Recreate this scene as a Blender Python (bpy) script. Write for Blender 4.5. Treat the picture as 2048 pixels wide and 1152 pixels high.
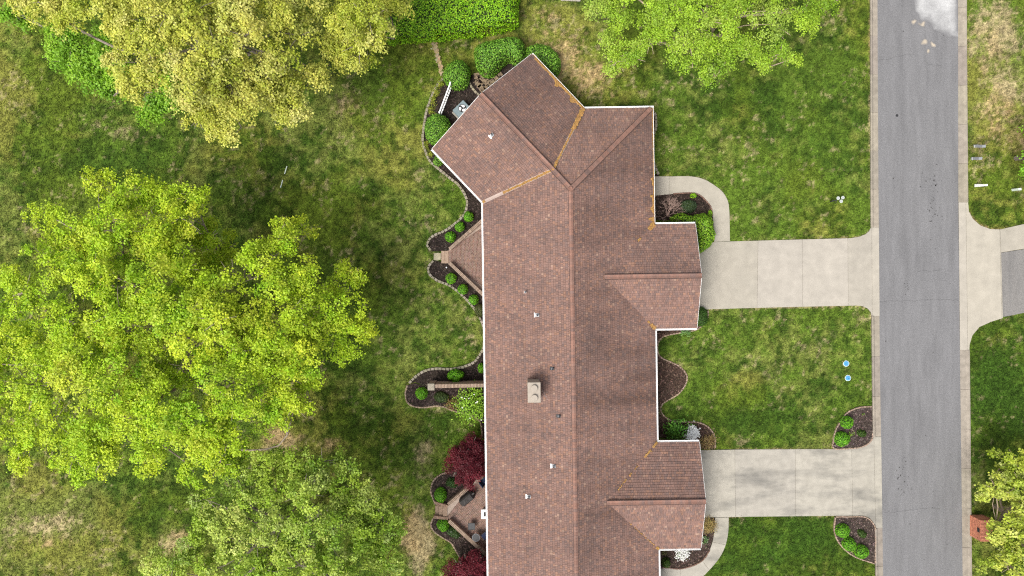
import bpy, math, random
import numpy as np
from mathutils import Vector

# ------------------------------------------------------------------ camera, world, sun, exposure
for o in list(bpy.data.objects):
    bpy.data.objects.remove(o)
scene = bpy.context.scene
COL = scene.collection
CAM_H = 54.6                      # drone height above the lawn
FPX = 2048 * 24.0 / 36.0          # focal length in photograph pixels
cam_d = bpy.data.cameras.new('camera')
cam_d.lens = 24; cam_d.sensor_width = 36; cam_d.sensor_fit = 'HORIZONTAL'
cam_d.clip_start = 0.5; cam_d.clip_end = 3000
cam = bpy.data.objects.new('camera', cam_d); COL.objects.link(cam)
cam.location = (0, 0, CAM_H)
scene.camera = cam

SUN_DIR = Vector((-0.46, -0.42, 1.0)).normalized()
SUN_EL = math.asin(SUN_DIR.z)
world = bpy.data.worlds.new('World'); scene.world = world; world.use_nodes = True
wn = world.node_tree
sky = wn.nodes.new('ShaderNodeTexSky'); sky.sky_type = 'NISHITA'; sky.sun_disc = False
sky.sun_elevation = SUN_EL
sky.sun_rotation = math.atan2(SUN_DIR.x, SUN_DIR.y)
sky.dust_density = 4.0; sky.air_density = 1.0; sky.ozone_density = 1.0
hsv = wn.nodes.new('ShaderNodeHueSaturation'); hsv.inputs['Saturation'].default_value = 0.30
wn.links.new(sky.outputs[0], hsv.inputs['Color'])
bg = wn.nodes['Background']; bg.inputs['Strength'].default_value = 0.15
wn.links.new(hsv.outputs[0], bg.inputs['Color'])

sun_d = bpy.data.lights.new('sun', 'SUN'); sun_d.energy = 2.3; sun_d.angle = math.radians(30)
sun_d.color = (1.0, 0.955, 0.88)
sun = bpy.data.objects.new('sun', sun_d); COL.objects.link(sun)
sun.rotation_euler = SUN_DIR.to_track_quat('Z', 'Y').to_euler()
sun.location = (0, 0, 40)

vs = scene.view_settings
vs.view_transform = 'Standard'; vs.look = 'None'; vs.gamma = 1; vs.use_curve_mapping = False
vs.exposure = 0.55
scene.cycles.max_bounces = 4
scene.cycles.use_denoising = False
scene.cycles.pixel_filter_type = 'BLACKMAN_HARRIS'; scene.cycles.filter_width = 1.15
scene.cycles.transmission_bounces = 3

# ------------------------------------------------------------------ helpers
R = random.Random(11)
RNG = np.random.default_rng(7)

def P(px, py, z=0.0):
    """photograph pixel -> the point of the place at height z"""
    k = (CAM_H - z) / FPX
    return Vector(((px - 1024) * k, (576 - py) * k, z))

def PS(pts, z=0.0):
    return [P(a, b, z) for a, b in pts]

def M2(z=0.0):
    return (CAM_H - z) / FPX      # metres per photograph pixel at height z

def catmull(pts, step=0.25, closed=False):
    pts = [Vector(p) for p in pts]
    n = len(pts); out = []
    rng = range(n) if closed else range(n - 1)
    for i in rng:
        if closed:
            p0, p1, p2, p3 = pts[i - 1], pts[i], pts[(i + 1) % n], pts[(i + 2) % n]
        else:
            p1, p2 = pts[i], pts[i + 1]
            p0 = pts[i - 1] if i > 0 else p1 * 2 - p2
            p3 = pts[i + 2] if i + 2 < n else p2 * 2 - p1
        m = max(1, int((p2 - p1).length / step))
        for k in range(m):
            t = k / m
            out.append(0.5 * ((2 * p1) + (p2 - p0) * t + (2 * p0 - 5 * p1 + 4 * p2 - p3) * t * t + (3 * p1 - p0 - 3 * p2 + p3) * t ** 3))
    if not closed:
        out.append(pts[-1])
    return out

def resample(pts, step):
    """points at even distance along a polyline, with tangents"""
    out = []; acc = 0.0; nxt = step * 0.5
    for a, b in zip(pts[:-1], pts[1:]):
        d = (b - a).length
        if d < 1e-6: continue
        t = (b - a) / d
        while nxt <= acc + d:
            out.append((a + t * (nxt - acc), t)); nxt += step
        acc += d
    return out

class MB:
    def __init__(s): s.v = []; s.f = []; s.c = []
    def add(s, verts, faces, col=None):
        o = len(s.v); s.v += [tuple(p) for p in verts]
        for f in faces:
            s.f.append([i + o for i in f]); s.c.append(col or (1, 1, 1))
    def box(s, c, sx, sy, sz, rz=0.0, col=None, taper=1.0, bevel=0.0):
        """box with its base centre at c; with bevel the top edge is chamfered"""
        ca, sa = math.cos(rz), math.sin(rz)
        def q(x, y, z): return (c[0] + x * ca - y * sa, c[1] + x * sa + y * ca, c[2] + z)
        hx, hy = sx / 2, sy / 2; t = taper
        if bevel:
            lv = [(hx, hy, 0), (hx * t, hy * t, sz - bevel), (hx * t - bevel, hy * t - bevel, sz)]
        else:
            lv = [(hx, hy, 0), (hx * t, hy * t, sz)]
        v = []
        for (a, b, z) in lv: v += [q(-a, -b, z), q(a, -b, z), q(a, b, z), q(-a, b, z)]
        f = [(3, 2, 1, 0)]
        for l in range(len(lv) - 1):
            for i in range(4):
                j = (i + 1) % 4; f.append((l * 4 + i, l * 4 + j, l * 4 + 4 + j, l * 4 + 4 + i))
        m = (len(lv) - 1) * 4; f.append((m, m + 1, m + 2, m + 3))
        s.add(v, f, col)
    def prism(s, poly, z0, z1, col=None, bottom=False):
        n = len(poly)
        a = 0.0
        for i in range(n):
            p, q = poly[i], poly[(i + 1) % n]; a += p[0] * q[1] - q[0] * p[1]
        if a < 0: poly = list(reversed(poly))
        v = [(p[0], p[1], z0) for p in poly] + [(p[0], p[1], z1) for p in poly]
        f = [tuple(range(n, 2 * n))] + [(i, (i + 1) % n, n + (i + 1) % n, n + i) for i in range(n)]
        if bottom: f.append(tuple(reversed(range(n))))
        s.add(v, f, col)
    def tube(s, pts, radii, sides=6, col=None, cap=True):
        pts = [Vector(p) for p in pts]; n = len(pts); v = []; f = []
        for i, p in enumerate(pts):
            t = (pts[min(i + 1, n - 1)] - pts[max(i - 1, 0)]).normalized()
            a = t.cross(Vector((0, 0, 1)) if abs(t.z) < 0.9 else Vector((1, 0, 0))).normalized(); b = t.cross(a)
            for k in range(sides):
                g = 2 * math.pi * k / sides
                v.append(p + (a * math.cos(g) + b * math.sin(g)) * radii[i])
        for i in range(n - 1):
            for k in range(sides):
                j = (k + 1) % sides
                f.append((i * sides + k, i * sides + j, (i + 1) * sides + j, (i + 1) * sides + k))
        if cap:
            f.append(tuple(reversed(range(sides)))); f.append(tuple(range((n - 1) * sides, n * sides)))
        s.add(v, f, col)
    def lathe(s, c, prof, sides=20, col=None):
        v = []; f = []
        for (r, z) in prof:
            for k in range(sides):
                g = 2 * math.pi * k / sides
                v.append((c[0] + r * math.cos(g), c[1] + r * math.sin(g), c[2] + z))
        for i in range(len(prof) - 1):
            for k in range(sides):
                j = (k + 1) % sides
                f.append((i * sides + k, i * sides + j, (i + 1) * sides + j, (i + 1) * sides + k))
        f.append(tuple(reversed(range(sides)))); f.append(tuple(range((len(prof) - 1) * sides, len(prof) * sides)))
        s.add(v, f, col)
    def mesh(s, name, mat):
        me = bpy.data.meshes.new(name); me.from_pydata(s.v, [], s.f)
        at = me.attributes.new('tint', 'FLOAT_COLOR', 'FACE')
        at.data.foreach_set('color', np.array([(*c, 1.0) for c in s.c], dtype=np.float32).ravel())
        me.materials.append(mat); me.update(); return me
    def build(s, name, mat, parent=None):
        return link(name, s.mesh(name, mat), parent)

def link(name, data, parent=None):
    o = bpy.data.objects.new(name, data); COL.objects.link(o)
    if parent is not None: o.parent = parent
    return o

def np_mesh(name, V, F, T, mat):
    """V (n,3), F (m,k) same-sided faces, T (m,3) face tint"""
    me = bpy.data.meshes.new(name); m, k = F.shape
    me.vertices.add(len(V)); me.vertices.foreach_set('co', V.astype(np.float32).ravel())
    me.loops.add(m * k); me.loops.foreach_set('vertex_index', F.astype(np.int32).ravel())
    me.polygons.add(m); me.polygons.foreach_set('loop_start', (np.arange(m) * k).astype(np.int32))
    me.update(calc_edges=True)
    at = me.attributes.new('tint', 'FLOAT_COLOR', 'FACE')
    C = np.ones((m, 4), np.float32); C[:, :3] = T
    at.data.foreach_set('color', C.ravel())
    me.materials.append(mat); me.validate(); return me

def tag(o, label=None, cat=None, group=None, kind=None):
    if label: o['label'] = label
    if cat: o['category'] = cat
    if group: o['group'] = group
    if kind: o['kind'] = kind
    return o

def root(name, label, cat, loc=(0, 0, 0), group=None):
    o = bpy.data.objects.new(name, None); COL.objects.link(o)
    o.location = loc; o.empty_display_size = 0.3
    return tag(o, label, cat, group)

def local(o, base):
    """a part built in place goes under a root that stands elsewhere"""
    o.location = (-base[0], -base[1], -base[2]); return o

def clip_half(poly, nx, ny, d):
    """keep nx*x+ny*y<=d"""
    out = []; n = len(poly)
    for i in range(n):
        a, b = poly[i], poly[(i + 1) % n]
        da = nx * a[0] + ny * a[1] - d; db = nx * b[0] + ny * b[1] - d
        if da <= 0: out.append(a)
        if (da < 0 < db) or (db < 0 < da):
            t = da / (da - db); out.append((a[0] + (b[0] - a[0]) * t, a[1] + (b[1] - a[1]) * t))
    return out

def clip_convex(poly, conv):
    """poly clipped by a counter-clockwise convex polygon"""
    n = len(conv)
    for i in range(n):
        a, b = conv[i], conv[(i + 1) % n]
        ex, ey = b[0] - a[0], b[1] - a[1]
        poly = clip_half(poly, ey, -ex, ey * a[0] - ex * a[1])
        if len(poly) < 3: return []
    return poly

def inside(poly, X, Y):
    r = np.zeros(X.shape, bool); n = len(poly)
    for i in range(n):
        x0, y0 = poly[i][0], poly[i][1]; x1, y1 = poly[(i + 1) % n][0], poly[(i + 1) % n][1]
        if y0 == y1: continue
        c = ((y0 > Y) != (y1 > Y)) & (X < (x1 - x0) * (Y - y0) / (y1 - y0) + x0)
        r ^= c
    return r

def edge_dist(poly, X, Y):
    D = np.full(X.shape, 1e9); n = len(poly)
    for i in range(n):
        x0, y0 = poly[i][0], poly[i][1]; x1, y1 = poly[(i + 1) % n][0], poly[(i + 1) % n][1]
        dx, dy = x1 - x0, y1 - y0; l2 = dx * dx + dy * dy + 1e-12
        t = np.clip(((X - x0) * dx + (Y - y0) * dy) / l2, 0, 1)
        D = np.minimum(D, np.hypot(X - x0 - t * dx, Y - y0 - t * dy))
    return D

def vnoise(X, Y, scale, seed):
    g = np.random.default_rng(seed).random((256, 256))
    x = X / scale + 1000.3; y = Y / scale + 1000.7
    xi = np.floor(x).astype(int); yi = np.floor(y).astype(int)
    fx = x - xi; fy = y - yi; fx = fx * fx * (3 - 2 * fx); fy = fy * fy * (3 - 2 * fy)
    a = g[xi % 256, yi % 256]; b = g[(xi + 1) % 256, yi % 256]; c = g[xi % 256, (yi + 1) % 256]; d = g[(xi + 1) % 256, (yi + 1) % 256]
    return (a * (1 - fx) + b * fx) * (1 - fy) + (c * (1 - fx) + d * fx) * fy

def fbm(X, Y, scale, seed, octs=4):
    r = 0; amp = 1; tot = 0
    for i in range(octs):
        r = r + amp * vnoise(X + i * 3.1, Y - i * 5.7, scale / 2 ** i, seed + i); tot += amp; amp *= 0.55
    return r / tot

# ------------------------------------------------------------------ materials
MATS = {}
def mat(name, color=(0.5, 0.5, 0.5), rough=0.85, var=0.15, scale=3.0, bump=0.0, bscale=40.0, spec=0.25, tint=True,
        metal=0.0, stain=None, stain_scale=0.5, stain_amt=0.0, detail=6.0, trans=0.0, stretch=None, sstretch=None):
    if name in MATS: return MATS[name]
    m = bpy.data.materials.new(name); m.use_nodes = True; nt = m.node_tree; N = nt.nodes; L = nt.links
    b = N['Principled BSDF']; out = N['Material Output']
    b.inputs['Roughness'].default_value = rough; b.inputs['Metallic'].default_value = metal
    b.inputs['Specular IOR Level'].default_value = spec
    geo = N.new('ShaderNodeNewGeometry'); vec = geo.outputs['Position']
    if stretch:
        mp = N.new('ShaderNodeMapping'); mp.inputs['Scale'].default_value = stretch; L.new(vec, mp.inputs['Vector']); vec = mp.outputs[0]
    nz = N.new('ShaderNodeTexNoise'); nz.inputs['Scale'].default_value = scale; nz.inputs['Detail'].default_value = detail
    L.new(vec, nz.inputs['Vector'])
    mr = N.new('ShaderNodeMapRange'); mr.inputs[1].default_value = 0.28; mr.inputs[2].default_value = 0.72
    mr.inputs[3].default_value = 1 - var; mr.inputs[4].default_value = 1 + var
    L.new(nz.outputs[0], mr.inputs[0])
    base = N.new('ShaderNodeMix'); base.data_type = 'RGBA'; base.blend_type = 'MULTIPLY'; base.inputs[0].default_value = 1
    base.inputs[6].default_value = (*color, 1)
    if tint:
        at = N.new('ShaderNodeAttribute'); at.attribute_name = 'tint'; L.new(at.outputs['Color'], base.inputs[7])
    else:
        base.inputs[7].default_value = (1, 1, 1, 1)
    src = base.outputs[2]
    if stain:
        n2 = N.new('ShaderNodeTexNoise'); n2.inputs['Scale'].default_value = stain_scale; n2.inputs['Detail'].default_value = 8; n2.inputs['Roughness'].default_value = 0.62
        if sstretch:
            m2_ = N.new('ShaderNodeMapping'); m2_.inputs['Scale'].default_value = sstretch; L.new(geo.outputs['Position'], m2_.inputs['Vector']); L.new(m2_.outputs[0], n2.inputs['Vector'])
        else: L.new(geo.outputs['Position'], n2.inputs['Vector'])
        r2 = N.new('ShaderNodeMapRange'); r2.inputs[1].default_value = 0.46; r2.inputs[2].default_value = 0.72; r2.inputs[4].default_value = stain_amt
        L.new(n2.outputs[0], r2.inputs[0])
        mx = N.new('ShaderNodeMix'); mx.data_type = 'RGBA'; mx.inputs[7].default_value = (*stain, 1)
        L.new(r2.outputs[0], mx.inputs[0]); L.new(src, mx.inputs[6]); src = mx.outputs[2]
    sc = N.new('ShaderNodeVectorMath'); sc.operation = 'SCALE'; L.new(src, sc.inputs[0]); L.new(mr.outputs[0], sc.inputs['Scale'])
    L.new(sc.outputs[0], b.inputs['Base Color'])
    if bump:
        nb = N.new('ShaderNodeTexNoise'); nb.inputs['Scale'].default_value = bscale; nb.inputs['Detail'].default_value = 4
        L.new(geo.outputs['Position'], nb.inputs['Vector'])
        bp = N.new('ShaderNodeBump'); bp.inputs['Strength'].default_value = bump; bp.inputs['Distance'].default_value = 0.03
        L.new(nb.outputs[0], bp.inputs['Height']); L.new(bp.outputs[0], b.inputs['Normal'])
    if trans:
        tr = N.new('ShaderNodeBsdfTranslucent'); L.new(sc.outputs[0], tr.inputs['Color'])
        mxs = N.new('ShaderNodeMixShader'); mxs.inputs[0].default_value = trans
        L.new(b.outputs[0], mxs.inputs[1]); L.new(tr.outputs[0], mxs.inputs[2]); L.new(mxs.outputs[0], out.inputs['Surface'])
    MATS[name] = m; return m

m_leaf = mat('leaf', (1, 1, 1), 0.5, 0.10, 1.5, spec=0.3, trans=0.32)
m_petal = mat('petal', (1, 1, 1), 0.6, 0.05, 5, spec=0.2, trans=0.25)
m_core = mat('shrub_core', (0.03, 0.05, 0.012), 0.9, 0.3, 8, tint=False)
m_bark = mat('bark', (0.22, 0.185, 0.15), 0.9, 0.35, 6, bump=0.6, bscale=18, stretch=(1, 1, 0.3))
m_lawn = mat('lawn', (1, 1, 1), 0.95, 0.55, 9.0, bump=0.8, bscale=9, spec=0.1, detail=10)
m_blade = mat('grass_blade', (1, 1, 1), 0.8, 0.1, 3, spec=0.15, trans=0.2)
m_mulch = mat('mulch', (0.024, 0.018, 0.0155), 0.95, 0.55, 9.0, bump=1.0, bscale=22, spec=0.1, tint=True, stain=(0.052, 0.040, 0.031), stain_scale=0.9, stain_amt=0.5)
m_conc = mat('concrete', (0.345, 0.316, 0.270), 0.9, 0.10, 1.4, bump=0.15, bscale=60, stain=(0.22, 0.205, 0.18), stain_scale=0.45, stain_amt=0.22)
m_concg = mat('weathered_concrete', (0.335, 0.312, 0.268), 0.9, 0.12, 1.8, bump=0.15, bscale=60, stain=(0.12, 0.116, 0.107), stain_scale=0.55, stain_amt=0.85, sstretch=(0.4, 1.25, 1))
m_kerb = mat('kerb_concrete', (0.27, 0.24, 0.20), 0.92, 0.16, 2.5, bump=0.2, bscale=50, stain=(0.15, 0.13, 0.105), stain_scale=0.8, stain_amt=0.45)
m_brick = mat('brick', (0.165, 0.098, 0.076), 0.9, 0.22, 6, bump=0.3, bscale=50)
m_brickcap = mat('brick_cap', (0.29, 0.215, 0.165), 0.9, 0.15, 7, bump=0.3, bscale=50)
m_mortar = mat('mortar', (0.36, 0.285, 0.235), 0.95, 0.15, 8)
m_stone = mat('edging_stone', (0.27, 0.24, 0.19), 0.93, 0.22, 6, bump=0.5, bscale=30)
m_flag = mat('flagstone', (0.28, 0.25, 0.185), 0.93, 0.25, 3, bump=0.4, bscale=25, stain=(0.2, 0.17, 0.1), stain_scale=1.5, stain_amt=0.5)
m_shingle = mat('shingle', (1, 1, 1), 0.92, 0.10, 2.2, bump=0.25, bscale=70, spec=0.15, stain=(0.085, 0.065, 0.062), stain_scale=0.30, stain_amt=0.40)
m_deck = mat('roof_deck', (0.045, 0.032, 0.028), 0.95, 0.1, 3, tint=False)
m_white = mat('white_metal', (0.80, 0.80, 0.79), 0.45, 0.03, 2, spec=0.4, tint=False)
m_trim = mat('white_trim', (0.76, 0.76, 0.74), 0.6, 0.04, 2, tint=False)
m_flash = mat('flashing_metal', (0.33, 0.25, 0.215), 0.5, 0.12, 3, metal=0.0, tint=False)
m_debris = mat('catkin_debris', (0.29, 0.165, 0.06), 0.95, 0.25, 9, spec=0.1)
m_tan = mat('chimney_metal', (0.33, 0.285, 0.235), 0.55, 0.07, 3, tint=False)
m_dark = mat('dark_metal', (0.03, 0.03, 0.032), 0.5, 0.1, 4, tint=False)
m_grey = mat('grey_metal', (0.35, 0.36, 0.37), 0.45, 0.08, 5, tint=False)
m_acbox = mat('condenser_paint', (0.17, 0.22, 0.235), 0.55, 0.08, 8, tint=False)
m_cover = mat('grill_cover', (0.045, 0.04, 0.038), 0.7, 0.25, 5, bump=0.4, bscale=8, tint=False)
m_mesh = mat('table_mesh', (0.06, 0.062, 0.065), 0.6, 0.2, 20, tint=False)
m_blue = mat('blue_lid', (0.07, 0.27, 0.52), 0.5, 0.12, 10, tint=False)
m_ped = mat('pedestal_plastic', (0.24, 0.25, 0.27), 0.55, 0.08, 6, tint=False)
m_pale = mat('pale_plastic', (0.56, 0.63, 0.56), 0.5, 0.06, 6, tint=False)
m_pillar = mat('pillar_brick', (0.50, 0.20, 0.12), 0.9, 0.14, 6, bump=0.3, bscale=45)
m_glass = mat('window_glass', (0.04, 0.05, 0.06), 0.08, 0.02, 1, spec=0.6, tint=False)
m_navy = mat('navy_fabric', (0.02, 0.03, 0.07), 0.8, 0.15, 8, tint=False)
m_twig = mat('bare_twig', (0.36, 0.25, 0.21), 0.85, 0.2, 8)
m_black = mat('open_black', (0.01, 0.01, 0.01), 0.9, 0.1, 4, tint=False)

def road_mat(name, col, residue):
    m = mat(name, col, 0.92, 0.09, 0.9, bump=0.35, bscale=55, stain=(col[0] * 0.66, col[1] * 0.66, col[2] * 0.66), stain_scale=0.6, stain_amt=0.55, stretch=(2.2, 0.35, 1), sstretch=(1.9, .22, 1))
    nt = m.node_tree; N = nt.nodes; L = nt.links; b = N['Principled BSDF']
    src = b.inputs['Base Color'].links[0].from_socket
    geo = N.new('ShaderNodeNewGeometry')
    # fine aggregate speckle
    sp = N.new('ShaderNodeTexNoise'); sp.inputs['Scale'].default_value = 11; sp.inputs['Detail'].default_value = 3; L.new(geo.outputs['Position'], sp.inputs['Vector'])
    r = N.new('ShaderNodeMapRange'); r.inputs[1].default_value = 0.3; r.inputs[2].default_value = 0.7; r.inputs[3].default_value = 0.86; r.inputs[4].default_value = 1.14; L.new(sp.outputs[0], r.inputs[0])
    v = N.new('ShaderNodeVectorMath'); v.operation = 'SCALE'; L.new(src, v.inputs[0]); L.new(r.outputs[0], v.inputs['Scale'])
    L.new(v.outputs[0], b.inputs['Base Color'])
    return m
m_road = road_mat('asphalt', (0.162, 0.160, 0.164), True)
ROADC = (0.151, 0.149, 0.153)
m_residue = mat('cement_residue', (1, 1, 1), 0.92, 0.10, 6, bump=0.3, bscale=55)

def brick_wall_mat():
    m = mat('house_brick', (0.30, 0.16, 0.115), 0.9, 0.15, 5, tint=False); nt = m.node_tree; N = nt.nodes; L = nt.links
    bt = N.new('ShaderNodeTexBrick'); bt.inputs['Scale'].default_value = 1.0
    bt.inputs['Color1'].default_value = (0.30, 0.15, 0.11, 1); bt.inputs['Color2'].default_value = (0.36, 0.21, 0.15, 1); bt.inputs['Mortar'].default_value = (0.4, 0.36, 0.3, 1)
    bt.inputs['Brick Width'].default_value = 0.22; bt.inputs['Row Height'].default_value = 0.075; bt.inputs['Mortar Size'].default_value = 0.008
    geo = N.new('ShaderNodeNewGeometry'); sx = N.new('ShaderNodeSeparateXYZ'); L.new(geo.outputs['Position'], sx.inputs[0])
    ad = N.new('ShaderNodeMath'); L.new(sx.outputs[0], ad.inputs[0]); L.new(sx.outputs[1], ad.inputs[1])
    cb = N.new('ShaderNodeCombineXYZ'); L.new(ad.outputs[0], cb.inputs[0]); L.new(sx.outputs[2], cb.inputs[1]); L.new(cb.outputs[0], bt.inputs['Vector'])
    L.new(bt.outputs['Color'], N['Principled BSDF'].inputs['Base Color']); return m
m_wall = brick_wall_mat()

# ------------------------------------------------------------------ ground polygons (photograph outlines laid on the ground)
road_l = [(1742, -4000), (1755, 100), (1756.8, 400), (1759, 700), (1762, 900), (1766, 1150), (1800, 4000)]
road_r = [(1903, -4000), (1916, 100), (1916.5, 430), (1919.5, 700), (1922, 900), (1925, 1150), (1959, 4000)]
kerb_l = [(1727, -4000), (1740, 100), (1740.5, 400), (1743, 690), (1745, 880), (1750, 1100), (1785, 4000)]
kerb_r = [(1919, -4000), (1932.6, 100), (1934, 300), (1938, 690), (1940, 910), (1942, 1100), (1976, 4000)]
drive1 = [(1380, 486), (1428, 484.5), (1460, 483), (1600, 479), (1700, 476.5), (1716, 474), (1730, 469), (1738, 462), (1741, 455), (1757.2, 455), (1758.6, 632), (1743, 632), (1741, 624), (1735, 617), (1724, 612), (1712, 611), (1600, 613.5), (1500, 616), (1400, 619), (1380, 619.5)]
drive2 = [(1385, 900.5), (1470, 899), (1600, 898), (1690, 898), (1715, 896.5), (1733, 891), (1744, 881), (1746, 873), (1761.7, 873), (1764.4, 1056), (1752, 1056), (1748, 1046), (1740, 1037), (1728, 1031), (1700, 1031), (1600, 1032), (1500, 1033), (1385, 1035)]
apron_e = [(1916.5, 405), (1935.5, 405), (1937, 423), (1945, 438), (1960, 451), (1979, 458), (1999, 459), (2001.5, 505), (2005, 636), (1981, 643.6), (1958, 654), (1944, 671), (1938.5, 689), (1938, 700), (1919.5, 700)]
apron_e2 = [(1999.4, 459), (2048, 448), (2300, 392), (2300, 455), (2001.8, 505)]
asph_e = [(2001.8, 505.6), (2300, 458), (2300, 575), (2005.4, 634)]
walk1_o = [(1296, 353), (1340, 353), (1382, 353), (1408, 359), (1429, 371), (1445, 384), (1455, 401), (1458, 419), (1459, 450), (1459.5, 482.4)]
walk1_i = [(1296, 393), (1346, 388), (1380, 386), (1398, 390), (1411, 401), (1421, 414), (1425, 432), (1427, 455), (1428, 483.8)]
walk2_o = [(1457, 1034.5), (1456, 1065), (1450, 1092), (1438, 1116), (1417, 1141), (1395, 1160), (1360, 1172), (1310, 1176)]
walk2_i = [(1430, 1035), (1427, 1073), (1419, 1100), (1406, 1119), (1387, 1130), (1360, 1137), (1335, 1135), (1310, 1134)]

edge_nw = [(886, 157), (874, 173), (863, 195), (853, 225), (848, 255), (846, 280), (850, 300), (860, 322), (880, 340), (901, 357), (916, 369), (928, 386), (934, 401), (933, 418), (926, 432), (911, 447), (889, 462), (870, 470), (859, 479), (855, 491), (864, 503)]
edge_mid = [(867, 521), (858, 532), (857, 542), (862, 552), (877, 562), (897, 570), (916, 583), (936, 602), (950, 619), (960, 636), (967, 653), (968.5, 678), (967, 695), (960, 709), (948, 724), (931, 732), (916, 736), (894, 738), (877, 737), (858, 739), (841, 746), (826, 758), (817, 768)]
edge_low = [(815, 770), (811, 785), (812, 799), (817, 807), (829, 813), (848, 815), (872, 812), (889, 814), (902, 820), (916, 824), (935, 828), (950, 834), (960, 843), (963, 858), (965, 875)]
edge_p2a = [(900, 943), (881, 949), (869, 959), (863, 971), (862, 984), (866, 997), (869, 1004)]
edge_p2b = [(866, 1036), (862, 1050), (869, 1063), (886, 1075), (902, 1085), (909, 1096), (916, 1108), (925, 1125)]
edge_ne = [(1304, 219), (1311, 234), (1311, 255), (1306, 275), (1305, 296), (1306, 320), (1312, 340), (1318, 352)]
edge_r3 = [(1416, 621), (1415, 634), (1406, 649), (1393, 659), (1372, 664), (1346, 668), (1325, 674), (1316, 686), (1315, 702), (1322, 715), (1341, 724), (1359, 733), (1371, 746), (1374, 756), (1369, 772), (1356, 788), (1338, 799), (1325, 808), (1321, 819), (1328, 832), (1346, 842), (1377, 844), (1398, 845), (1416, 854), (1427, 868), (1430, 881), (1430, 898)]
edge_c1 = [(1743, 813), (1722, 814), (1705, 819), (1692, 827), (1681, 842), (1672, 857), (1667.5, 875), (1667, 896)]
edge_c1b = [(1667, 896.5), (1701, 896.5), (1720, 894), (1734, 888), (1743, 878), (1745, 866)]
edge_c2 = [(1670, 1034), (1668, 1060), (1676, 1083), (1694, 1103), (1714, 1115), (1749, 1127)]
edge_c2b = [(1671, 1033), (1701, 1033), (1726, 1033), (1739, 1039), (1747, 1049), (1750, 1062), (1750, 1127)]
edge_flag = [(934, 150), (940, 168), (948, 181), (958, 190), (966, 197)]

bed_polys = {
    'nw': edge_nw + [(880, 503), (902, 500), (985, 425), (1040, 360), (960, 260), (1080, 160), (1040, 120), (1000, 132), (960, 150), (934, 150), (905, 140)],
    'mid': [(880, 523)] + edge_mid + [(830, 764), (858, 775), (985, 772), (985, 600), (905, 528)],
    'low': [(858, 776), (830, 766)] + edge_low + [(985, 880), (985, 774)],
    'p2a': edge_p2a + [(895, 1008), (940, 970), (985, 945), (985, 890), (962, 880), (930, 905)],
    'p2b': [(897, 1036)] + edge_p2b + [(935, 1180), (985, 1180), (985, 1110), (900, 1043)],
    'ne': edge_ne + [(1290, 352), (1290, 219)],
    'r2': walk1_i[:-1] + [(1428, 483), (1395, 490), (1380, 440), (1290, 440)],
    'r3': edge_r3 + [(1390, 898), (1380, 875), (1300, 875), (1300, 650), (1385, 650), (1385, 620)],
    'r4': [(1404, 1036)] + walk2_i + [(1310, 1080), (1395, 1080)],
    'c1': edge_c1 + edge_c1b[1:],
    'c2': edge_c2 + list(reversed(edge_c2b))[1:],
}
paved = [[(p.x, p.y) for p in PS(q)] for q in (drive1, drive2, apron_e, apron_e2, asph_e, walk1_o + list(reversed(walk1_i)), walk2_o + list(reversed(walk2_i)), kerb_l + list(reversed(kerb_r)))]
beds_w = {k: [(p.x, p.y) for p in PS(v)] for k, v in bed_polys.items()}

# ------------------------------------------------------------------ lawn
DRY = [  # px, py, rx, ry, amount : tan, worn grass
    (1110, 110, 80, 70, .62), (1170, 150, 70, 50, .60), (1230, 185, 70, 40, .35), (1090, 30, 70, 40, .40), (1350, 180, 40, 30, .3),
    (700, 200, 60, 70, .42), (760, 260, 50, 70, .28), (830, 100, 40, 25, .45), (820, 420, 60, 60, .30), (880, 490, 50, 30, .30),
    (850, 920, 35, 60, .55), (835, 1080, 35, 80, .85), (560, 885, 50, 30, .75), (660, 890, 60, 25, .45), (350, 1085, 40, 35, .6), (80, 1060, 110, 50, .55), (60, 990, 90, 30, .35),
    (240, 265, 40, 30, .55), (180, 240, 80, 50, .3), (470, 370, 60, 60, .35), (30, 400, 60, 60, .18),
    (1985, 60, 70, 120, .62), (2005, 190, 60, 110, .58), (2030, 270, 40, 60, .5), (1955, 320, 25, 60, .40), (2030, 400, 40, 40, .25), (1960, 20, 40, 40, .3),
    (1640, 690, 60, 50, .28), (1400, 690, 60, 30, .28), (1430, 650, 60, 20, .3), (1340, 215, 40, 30, .3), (1320, 330, 25, 25, .35), (1500, 310, 80, 40, .2), (1610, 450, 60, 40, .22), (1720, 640, 30, 25, .4),
    (1480, 880, 60, 18, .22), (1660, 875, 15, 30, .35), (880, 640, 40, 40, .25), (810, 720, 40, 40, .25), (1700, 60, 30, 60, .15), (1715, 270, 20, 60, .2), (440, 300, 20, 80, .2)]
LUSH_SHADE = [  # deeper, denser green; the blob between the left trees is painted tree shadow
    (1570, 1095, 150, 70, .85), (1995, 780, 70, 130, .80), (1500, 830, 130, 40, .45), (1640, 800, 60, 40, .3), (560, 330, 100, 50, .2), (240, 330, 60, 40, .4),
    (1500, 200, 120, 50, .35), (1650, 250, 60, 120, .25), (230, 330, 120, 50, .5), (60, 330, 80, 80, .35), (300, 1010, 100, 60, .3), (760, 870, 60, 50, .4), (1230, 220, 80, 20, .2), (870, 850, 60, 30, .35), (1980, 430, 50, 25, .3)]
PALE = [(0, 200, 60, 220, .75), (0, 60, 50, 90, .6), (90, 1050, 150, 90, .6), (700, 330, 120, 120, .22), (830, 780, 60, 80, .25), (395, 310, 32, 50, .45), (20, 480, 40, 60, .35), (1960, 170, 20, 60, .5), (1600, 720, 100, 60, .25), (820, 250, 70, 60, .25), (1420, 250, 70, 60, .12)]
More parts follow.
